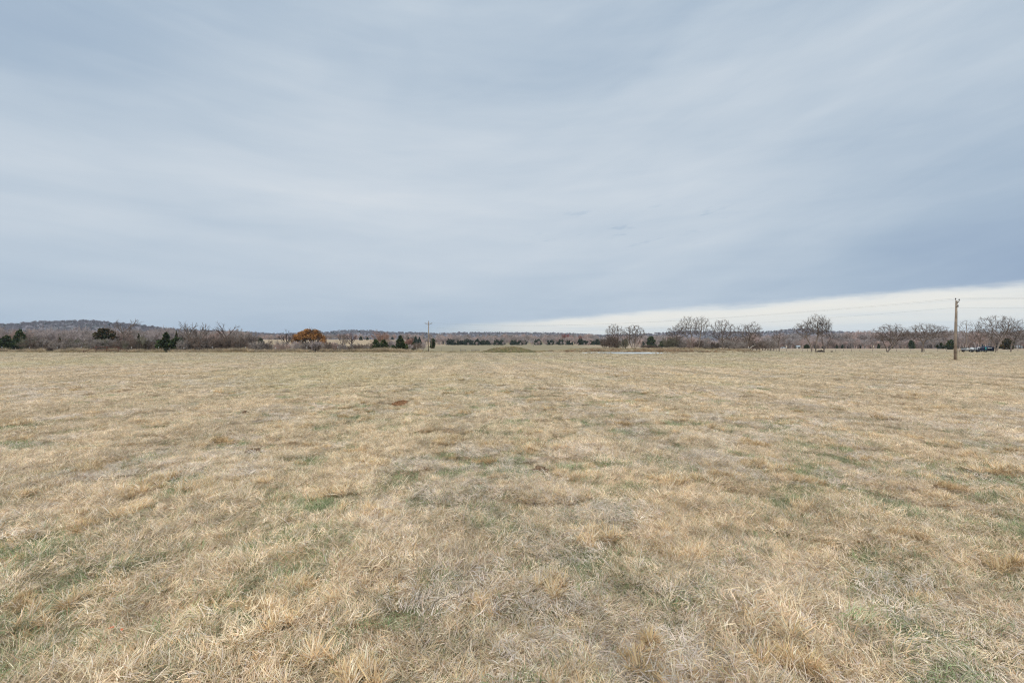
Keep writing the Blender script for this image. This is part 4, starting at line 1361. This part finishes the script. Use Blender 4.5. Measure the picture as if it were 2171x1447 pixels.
def weeds(name, label, specs, seed):
    r = np.random.default_rng(seed)
    P, I, RO, S = [], [], [], []
    for x0, x1, d0, d1, n, k0, k1, s0, s1, thr in specs:
        d = r.uniform(d0, d1, n); x = r.uniform(x0, x1, n)
        keep = fbm(x * .22, d * .35, seed, 3) > thr
        d, x = d[keep], x[keep]; m = len(x)
        s_ = r.uniform(s0, s1, m) * (.6 + .8 * fbm(x * .3, d * .1, seed + 3, 2))
        P.append(np.stack([x, d, ground_z(x, d) - .02], 1)); I.append(r.integers(k0, k1, m))
        RO.append(np.stack([r.normal(0, .08, m), r.normal(0, .08, m), r.random(m) * 6.28], 1)); S.append(np.stack([s_, s_, s_ * r.uniform(.8, 1.25, m)], 1))
    return scatter(name, WV, *[np.concatenate(a) for a in (P, I, RO, S)], WEED, label=label)


weeds('tall_grass', 'tall tan weeds along the left fence line', [
    (-150, -48, 117.0, 119.5, 1700, 0, 4, .5, 1.2, .42), (-50, -27, 117.2, 119.5, 600, 0, 4, .6, 1.1, .38), (-150, -27, 116.2, 118, 1200, 7, 9, .6, 1.2, .4),
    (-90, -60, 118.5, 121, 120, 4, 7, .7, 1.1, .45), (-150, -25, 119, 135, 900, 0, 4, .5, 1.0, .45), (-27, 8, 119, 122, 350, 7, 9, .6, 1.1, .4)], 91)
weeds('reeds', 'rust brown reeds and grass on the pond bank', [
    (14, 24, 118.0, 122, 260, 4, 7, .4, .8, .45), (px(2024, 52.4) - .45, px(2024, 52.4) + .45, 52.1, 52.9, 26, 7, 9, .25, .5, .2), (16.5, 21.5, 98, 101.5, 90, 0, 4, .22, .42, .35), (31, 36.5, 99, 101.5, 50, 0, 4, .2, .36, .38), (20, 62, 118.0, 123, 1300, 4, 7, .35, .80, .50), (10, 66, 118.0, 126, 1700, 0, 4, .3, .65, .40),  # the spec at the pole foot adds dark weeds as its contact shadow
    (-5, 70, 126, 134, 1200, 7, 9, .5, 1.0, .4)], 92)

rm = np.random.default_rng(6)
qq = rm.integers(0, GX.size, 900)
q_ok = rr_.ravel()[qq] < 1.15
qq = qq[q_ok]
mz = (hgt + ground_z(GX + mx_, GY + my_)).ravel()[qq]
ms = rm.uniform(.22, .50, len(qq))
scatter('mound_grass', WV, np.stack([GX.ravel()[qq] + mx_ + rm.normal(0, .1, len(qq)), GY.ravel()[qq] + my_ + rm.normal(0, .06, len(qq)), mz - .03], 1), np.where(rm.random(len(qq)) < .7, rm.integers(7, 9, len(qq)), rm.integers(0, 4, len(qq))),
        np.stack([rm.normal(0, .1, len(qq)), rm.normal(0, .1, len(qq)), rm.random(len(qq)) * 6.28], 1), np.stack([ms, ms, ms], 1), WEED, label='rough grass growing on the earth mound')

# ------------------------------------------------------------------ fences and gates
def wire_fence(label, pts, heights, cap_every=0, wires=(.35, .7, 1.05)):
    """pts: list of (x, y)"""
    x0, y0 = pts[0]
    z0 = gz(x0, y0)
    o = thing('wire_fence', label, 'fence', (x0, y0, z0))
    tops = []
    for i, (x, y) in enumerate(pts):
        z = gz(x, y)
        h = heights[i % len(heights)]
        mb = MB(); mb.tube([(x - x0, y - y0, z - z0 - .2), (x - x0 + .02, y - y0, z - z0 + h)], [.045, .04], 6)
        p = mb.build('post', STEEL, o)
        if cap_every and i % cap_every == 0:
            cb = MB(); cb.lathe([(.001, .24), (.075, .22), (.08, .02), (.07, 0)], 8, (x - x0 + .02, y - y0, z - z0 + h - .1))
            cb.build('cap', CAPM, p)
        tops.append((x - x0, y - y0, z - z0))
    for w in wires:
        mb = MB(); mb.tube([(a, b__, c__ + w) for a, b__, c__ in tops], .008, 4)
        mb.build('wire', STEEL, o)
    return o


lf = [(px(xp, 118.0), 118.0) for xp in (-60, -30, 4, 33, 62, 92, 121, 150, 172)]
wire_fence('wire fence with white capped posts in weeds before the end cedars', lf, [1.25, 1.2, 1.3], 2)
lf2 = [(px(xp, 118.0), 118.0) for xp in (279, 312, 336, 360, 390, 420, 450, 486, 520, 552, 584, 616, 650, 684, 716, 748, 780, 800)]
wire_fence('wire fence with white capped posts from pipe gate past the oak', lf2, [1.25, 1.2, 1.3], 2)
lf3 = [(px(xp, 121.0), 121.0) for xp in (803, 828, 856, 883, 907, 935.5, 960, 976)]
wire_fence('thin wire fence passing the middle utility pole', lf3, [1.25, 1.15], 0)
lf4 = [(px(xp, 133.0), 133.0) for xp in (1632, 1646, 1667, 1681, 1702, 1712, 1736, 1772, 1788, 1805, 1823, 1850, 1901, 1931, 1960, 1988, 2007, 2040, 2075, 2105, 2137, 2158, 2190, 2230)]
wire_fence('long wire fence with thin posts behind the right tree row', lf4, [1.0, .95, 1.05, .9], 0, (.3, .6, .9))

d = 116.5
gx = px(227, d)
go_ = thing('pipe_gate', 'rusty red pipe gate brace with three posts and sloping end rails', 'gate', (gx, d, gz(gx, d)))


def gp(xp, yp):
    return (px(xp, d) - gx, 0, zpx(yp, d) - gz(gx, d))


for xp, yt in ((203.5, 733), (226.6, 734), (250.5, 735)):
    mb = MB(); a = gp(xp, yt); mb.tube([(a[0], 0, -.15), a], .085, 8); mb.build('post', RUST, go_)
for y_ in (735.7, 741.8):
    mb = MB(); mb.tube([gp(203.5, y_), gp(250.5, y_ + .3)], .055, 8); mb.build('rail', RUST, go_)
for a, b__ in (((203.5, 735.5), (175.5, 746.2)), ((251, 736), (275.5, 746.2))):
    mb = MB(); mb.tube([gp(*a), gp(*b__)], .06, 8); mb.build('brace', RUST, go_)
for xp in (176.5, 274.5):
    mb = MB(); a = gp(xp, 743.5); mb.tube([(a[0], 0, -.15), a], .08, 8); mb.build('end_post', RUST, go_)

for (xa, xb, lab) in ((976, 988, 'short low pipe panel with two legs nearer the utility pole'), (999, 1017, 'longer low pipe panel beside the earth mound')):
    dd_ = 122.0; c0 = px((xa + xb) / 2, dd_)
    o = thing('pipe_barrier', lab, 'fence panel', (c0, dd_, gz(c0, dd_)))
    hw = px(xb, dd_) - c0
    mb = MB(); mb.tube([(-hw, 0, .66), (hw, 0, .66)], .06, 7); mb.tube([(-hw, 0, .36), (hw, 0, .36)], .035, 7); mb.build('rail', STEEL, o)
    for f in ((-1, 1) if xa < 990 else (-.9, .1, .9)):
        mb = MB(); mb.tube([(f * hw * .95, 0, -.1), (f * hw * .95, 0, .72)], .05, 7); mb.build('leg', STEEL, o)

# ------------------------------------------------------------------ utility poles and lines
def insulator(parent, x, y, z, s=1.0):
    mb = MB(); mb.lathe([(.012, 0), (.012, .08), (.05, .08), (.06, .11), (.035, .13), (.055, .16), (.03, .20), (.001, .21)], 10, (0, 0, 0))
    o = mb.build('insulator', DARKM, parent, loc=(x, y, z), scale=(s, s, s))
    return o


A = np.array([px(2025, 52.6), 52.6]); zA = gz(*A); hA = zpx(637, 52.6) - zA
o = thing('utility_pole', 'near brown wooden utility pole with bracket insulators before the tree row', 'utility pole', (A[0], A[1], zA))
mb = MB(); mb.tube([(0, 0, -.2), (.03, 0, hA * .4), (.11, 0, hA * .8), (.15, 0, hA)], [.132, .124, .102, .092], 16); mb.build('pole', POLEM, o, smooth=True)
mb = MB(); mb.tube([(.18, 0, hA - .42), (.30, 0, hA - .2), (.46, 0, hA - .06)], [.05, .05, .045], 8); mb.build('bracket', STEEL, o)
mb = MB(); mb.tube([(.05, 0, hA - .02), (.05, 0, hA + .08)], .02, 6); mb.tube([(.0, -.11, hA - .18), (.30, -.11, hA - .18)], .03, 6); mb.build('top_pin', STEEL, o)
mb = MB(); mb.box(.19, .27, -.13, .13, hA - .75, hA - .50); mb.build('clevis_plate', METAL, o)
insulator(o, .05, 0, hA + .05, 1.2); insulator(o, .47, 0, hA - .05, 1.2)
insulator(o, .03, -.13, zpx(652, 52.6) - zA, .7)
mb = MB(); mb.tube([(.155, -.10, .0), (.165, -.10, hA * .5), (.20, -.10, hA - 1.2)], .012, 5); mb.build('ground_wire', METAL, o)

B = np.array([px(908, 133.), 133.]); zB = gz(*B); hB = zpx(681.5, 133.) - zB
o = thing('utility_pole', 'middle wooden utility pole with crossarm by the fence', 'utility pole', (B[0], B[1], zB))
mb = MB(); mb.tube([(0, 0, -.2), (.06, 0, hB * .5), (.12, 0, hB)], [.17, .15, .115], 12); mb.build('pole', POLEM, o, smooth=True)
hc = zpx(685.5, 133.) - zB
mb = MB(); mb.box(-1.0, 1.15, -.17, -.06, hc - .07, hc + .07); mb.build('crossarm', POLEM, o)
mb = MB(); mb.tube([(-.6, -.10, hc - .06), (.08, -.13, hc - .65)], .025, 5); mb.tube([(.75, -.10, hc - .06), (.12, -.13, hc - .65)], .025, 5); mb.build('brace', STEEL, o)
for xx in (-.92, 1.07): insulator(o, xx, -.11, hc + .06, 1.3)
insulator(o, .12, 0, hB, 1.3)

for (xp, d_, top, lab, r_, mt) in ((915.5, 195., 714.5, 'thin distant utility pole just past the middle crossarm pole', .09, POLEM),
                                   (1130.5, 292., 716.5, 'dark thin distant pole on the far pasture', .12, STEEL),
                                   (517.6, 250., 702.5, 'pale distant pole rising behind the thicket', .13, WOODP)):
    x = px(xp, d_); z = gz(x, d_); h = zpx(top, d_) - z
    o = thing('utility_pole', lab, 'utility pole', (x, d_, z))
    mb = MB(); mb.tube([(0, 0, -.2), (0, 0, h)], [r_, r_ * .75], 8); mb.build('pole', mt, o)
    mb = MB(); mb.box(-.55, .55, -r_ - .08, -r_ + .02, h - .55, h - .43); mb.build('crossarm', mt, o)

C_ = A + (A - B)                                    # the next pole of the line stands behind the viewer


def span(p, q, sag, n=40):
    t_ = np.linspace(0, 1, n)
    P = np.array(p)[None] * (1 - t_[:, None]) + np.array(q)[None] * t_[:, None]
    P[:, 2] -= 4 * sag * t_ * (1 - t_)
    return P


wires = [((.05, hA + .27), (-.92, hc + .30), 1.9, 'upper power line wire from the pole top pin'),
         ((.47, hA + .15), (1.07, hc + .30), 1.8, 'second power line wire from the angled bracket'),
         ((.03, zpx(652, 52.6) - zA), (.10, zpx(693, 133.) - zB), 1.9, 'lowest power line wire below the two upper wires')]
for (xa, za), (xb, zb), sag, lab in wires:
    pB = (B[0] + xb, B[1] - .11, zB + zb); pA = (A[0] + xa, A[1], zA + za); pC = (C_[0] + xa, C_[1], zA + za)
    mb = MB(); mb.tube(np.concatenate([span(pB, pA, sag), span(pA, pC, sag)[1:]]), .0055, 5)
    tag(mb.build('power_line', CABLE), lab, 'power line')

# ------------------------------------------------------------------ trailer and machine under the trees
d = 119.0
u_ = d / FPX
tx = px(2066, d); tz = gz(tx, d)


def wheel(parent, x, y, r, w):
    mb = MB(); mb.lathe([(r * .55, -w / 2), (r * .95, -w / 2), (r, -w * .3), (r, w * .3), (r * .95, w / 2), (r * .55, w / 2)], 18, (x, y, r), 'y')
    wh = mb.build('wheel', BLACKM, parent, smooth=True)
    mb = MB(); mb.lathe([(.001, -w * .35), (r * .55, -w * .42), (r * .55, w * .42), (.001, w * .35)], 12, (x, y, r), 'y'); mb.build('rim', METAL, wh)


def lx(xp): return (xp - 2066) * u_
def lz(yp): return zpx(yp, d) - tz


o = thing('utility_trailer', 'small trailer with rusty tongue and white railings beside the navy machine', 'trailer', (tx, d, tz))
mb = MB(); mb.tube([(lx(2030), 0, .42), (lx(2043), -.35, .48)], .05, 6); mb.tube([(lx(2030), 0, .42), (lx(2043), .35, .48)], .05, 6); mb.tube([(lx(2034), 0, 0), (lx(2034), 0, .5)], .035, 6); mb.build('tongue', RUST, o)
mb = MB(); mb.box(lx(2041), lx(2066), -.85, .85, .42, .58); mb.build('bed', DARKM, o)
mb = MB(); mb.box(lx(2044), lx(2047.5), -.8, .8, .581, lz(737.2)); mb.build('front_panel', WHITEP, o)
mb = MB(); mb.box(lx(2043), lx(2050), -.85, .85, lz(737.1), lz(736.2)); mb.build('canopy', DARKM, o)
for sy in (-.83, .83):
    mb = MB()
    for z_ in (.75, .95, 1.15): mb.tube([(lx(2050), sy, z_), (lx(2065), sy, z_)], .035, 6)
    for xp in (2051, 2054.5, 2058, 2061.5, 2065): mb.tube([(lx(xp), sy, .58), (lx(xp), sy, 1.2)], .035, 6)
    mb.build('side_rail', WHITEP, o)
mb = MB(); mb.lathe([(.001, -.28), (.28, -.28), (.31, -.1), (.31, .1), (.28, .28), (.001, .28)], 14, (lx(2060.5), 0, .95), 'y'); mb.build('drum', WHITEP, o, smooth=True)
mb = MB(); mb.tube([(lx(2049), -.9, .35), (lx(2049), .9, .35)], .04, 6); mb.tube([(lx(2050), .5, .58), (lx(2050), .5, 1.25)], .04, 6); mb.build('axle', DARKM, o)
for sy in (-.95, .95): wheel(o, lx(2049.5), sy, .34, .22)

o = thing('farm_machine', 'dark navy farm machine with a teal upright parked under the trees', 'farm machine', (tx, d + .2, tz))
mb = MB(); mb.box(lx(2067.5), lx(2085), -1.0, 1.0, .30, .78); mb.box(lx(2072), lx(2084), -.95, .95, .781, lz(736)); mb.build('body', NAVY, o)
mb = MB(); mb.box(lx(2085.2), lx(2099.5), -.95, .95, .36, 1.32)
mb.lathe([(.001, -.95), (.5, -.95), (.58, -.8), (.58, .8), (.5, .95), (.001, .95)], 18, (lx(2092), 0, 1.02), 'y'); mb.build('hopper', NAVY, o)
mb = MB(); mb.box(lx(2099.7), lx(2101), -1.05, 1.05, .30, 1.42); mb.build('tail_panel', BLACKM, o)
mb = MB(); mb.box(lx(2081.8), lx(2083.6), -1.09, -1.03, .20, lz(735.6)); mb.build('upright', TEAL, o)
mb = MB()
for xp in (2089.5, 2092, 2094.5): mb.box(lx(xp) - .1, lx(xp) + .1, -.99, -.955, .98, 1.16)
mb.build('side_plate', WHITEP, o)
mb = MB()
for (xa, za, xb, zb) in ((2067, .8, 2067, 1.35), (2070, .8, 2070, 1.4), (2067, 1.3, 2072, 1.4), (2067, 1.05, 2072, 1.1)): mb.tube([(lx(xa), -.9, za), (lx(xb), -.9, zb)], .035, 6)
mb.build('front_frame', WHITEP, o)
mb = MB(); mb.tube([(lx(2073), .2, 1.3), (lx(2077), .2, 1.75), (lx(2080), .2, 1.5)], .05, 6); mb.tube([(lx(2086), .2, 1.3), (lx(2089), .2, 1.8), (lx(2093), .2, 1.5)], .05, 6); mb.build('lift_arm', NAVY, o)
for xp in (2071, 2082):
    for sy in (-1.02, 1.02): wheel(o, lx(xp), sy, .36, .24)

# ------------------------------------------------------------------ small far buildings and a car
def shed(name, label, xp, d_, w, h, dp, roofh, roofm, wallm=WHITEP, base_y=None):
    x = px(xp, d_); z = gz(x, d_)
    o = thing(name, label, 'building', (x, d_, z))
    mb = MB(); mb.box(-w / 2, w / 2, -dp / 2, dp / 2, -.3, h); mb.build('wall', wallm, o)
    ov = .25
    mb = MB()
    y0, y1 = -dp / 2 - ov, dp / 2 + ov
    V = [(-w / 2 - ov, y0, h + .01), (w / 2 + ov, y0, h + .01), (w / 2 + ov, 0, h + roofh), (-w / 2 - ov, 0, h + roofh), (-w / 2 - ov, y1, h + .01), (w / 2 + ov, y1, h + .01)]
    mb.add(V, [(0, 1, 2, 3), (3, 2, 5, 4), (0, 4, 5, 1)]); mb.add([V[0], V[3], V[4], V[1], V[5], V[2]], [(0, 1, 2), (3, 4, 5)])
    mb.build('roof', roofm, o)
    mb = MB(); mb.box(-.45, .45, -dp / 2 - .03, -dp / 2 - .005, -.1, min(2.0, h * .85)); mb.build('door', DARKM, o)
    mb = MB(); mb.box(w * .25, w * .40, -dp / 2 - .03, -dp / 2 - .005, h * .45, h * .8); mb.build('window', DARKM, o)


shed('small_shed', 'small white shed glimpsed through the brown thicket shrubs', 444, 205., 1.6, 2.0, 2.0, .5, ROOFM)
shed('small_shed', 'small white shed with pale roof at the woods edge beside cluster', 1692, 270., 1.7, 1.1, 1.7, .5, ROOFM)
shed('small_shed', 'low shed with wide pale blue roof by the row end', 2154, 270., 4.4, 1.0, 3.0, .7, ROOFM)
d_ = 265.
x = px(1661, d_)
o = thing('parked_car', 'small white car parked far off at the woods edge', 'car', (x, d_, gz(x, d_)), scale=(.82, .82, .82))
mb = MB(); mb.box(-1.9, 1.9, -.8, .8, .3, .8); mb.build('body', WHITEP, o)
mb = MB(); mb.add([(-1.3, -.74, .801), (1.1, -.74, .801), (1.1, .74, .801), (-1.3, .74, .801), (-.8, -.64, 1.35), (.6, -.64, 1.35), (.6, .64, 1.35), (-.8, .64, 1.35)],
                  [(0, 1, 5, 4), (1, 2, 6, 5), (2, 3, 7, 6), (3, 0, 4, 7), (4, 5, 6, 7)]); mb.build('cabin', DARKM, o)
mb = MB(); mb.box(-.75, .55, -.6, .6, 1.352, 1.40); mb.build('roof', WHITEP, o)
for xx in (-1.2, 1.2):
    for sy in (-.78, .78): wheel(o, xx, sy, .32, .2)

# ------------------------------------------------------------------ odds and ends under the trees
d_ = 126.
x = px(1592, d_); z = gz(x, d_)
o = thing('dead_tree', 'pale dead trunk leaning up beside the spreading bare tree', 'dead tree', (x, d_, z))
mb = MB(); mb.tube([(-.7, 0, .1), (-.1, .1, .65), (.6, .1, 1.15), (1.3, 0, 1.45)], [.11, .10, .08, .04], 8); mb.tube([(-.75, 0, -.1), (-.72, 0, 1.1)], [.12, .08], 7); mb.build('stem', WOODP, o)
rb = random.Random(4)
d_ = 119.6
for (xp, w, h, lab) in ((1740, 1.7, .5, 'heap of dark broken branches at the four trunk cluster'), (1763, .5, .3, 'small dark stump in grass beside the four trunk cluster')):
    x = px(xp, d_); z = gz(x, d_)
    mb = MB()
    for i in range(46 if w > 1 else 8):
        a = rb.uniform(0, 6.28); q = rb.uniform(-1, 1) * w * .6; hh = rb.uniform(0, h) * (1 - abs(q) / w)
        l = rb.uniform(.3, .7) * min(1, w)
        mb.tube([(q - l * cos(a) * .5, rb.uniform(-.4, .4) * w * .5, hh), (q + l * cos(a) * .5, rb.uniform(-.4, .4) * w * .5, hh + rb.uniform(-.1, .2))], rb.uniform(.03, .09), 6)
    nm = 'branch_heap' if w > 1 else 'tree_stump'
    if w < 1: mb.lathe([(.22, -.1), (.18, .1), (.15, .28), (.001, .29)], 10)
    tag(mb.build(nm, simple(nm, (.06, .045, .035), .95, .05), loc=(x, d_, z)), lab, 'branch heap' if w > 1 else 'stump')
d_ = 120.
x = px(1739, d_); zt = zpx(685.5, d_)
r = np.random.default_rng(2)
n = 260
dd = r.normal(0, 1, (n, 3)); dd /= np.linalg.norm(dd, axis=1, keepdims=True)
p = dd * r.uniform(.05, .24, (n, 1)); tg = np.cross(dd, r.normal(0, 1, (n, 3))); tg /= np.linalg.norm(tg, axis=1, keepdims=True)
V, F = tubes(np.stack([p - tg * .12, p + dd * .02, p + tg * .12], 1), np.full((n, 3), .014), 3)
tag(obj('twig_nest', mesh_np('twig_nest', V, [F], DARKM), loc=(x, d_, zt)), 'dark round twig nest lodged in the twisted tree', 'nest')

# ------------------------------------------------------------------ air
hz = bpy.data.materials.new('haze'); hz.use_nodes = True
H = NT(hz.node_tree); H.n.clear()
ho = H.node('ShaderNodeOutputMaterial'); pv = H.node('ShaderNodeVolumePrincipled')
pv.inputs['Color'].default_value = (.78, .88, 1.0, 1)
pv.inputs['Density'].default_value = .00011
pv.inputs['Anisotropy'].default_value = .0
H.l.new(pv.outputs[0], ho.inputs['Volume'])
mb = MB(); mb.box(-4100, 4100, -4100, 4100, -25, 88)
tag(mb.build('haze', hz), kind='stuff')
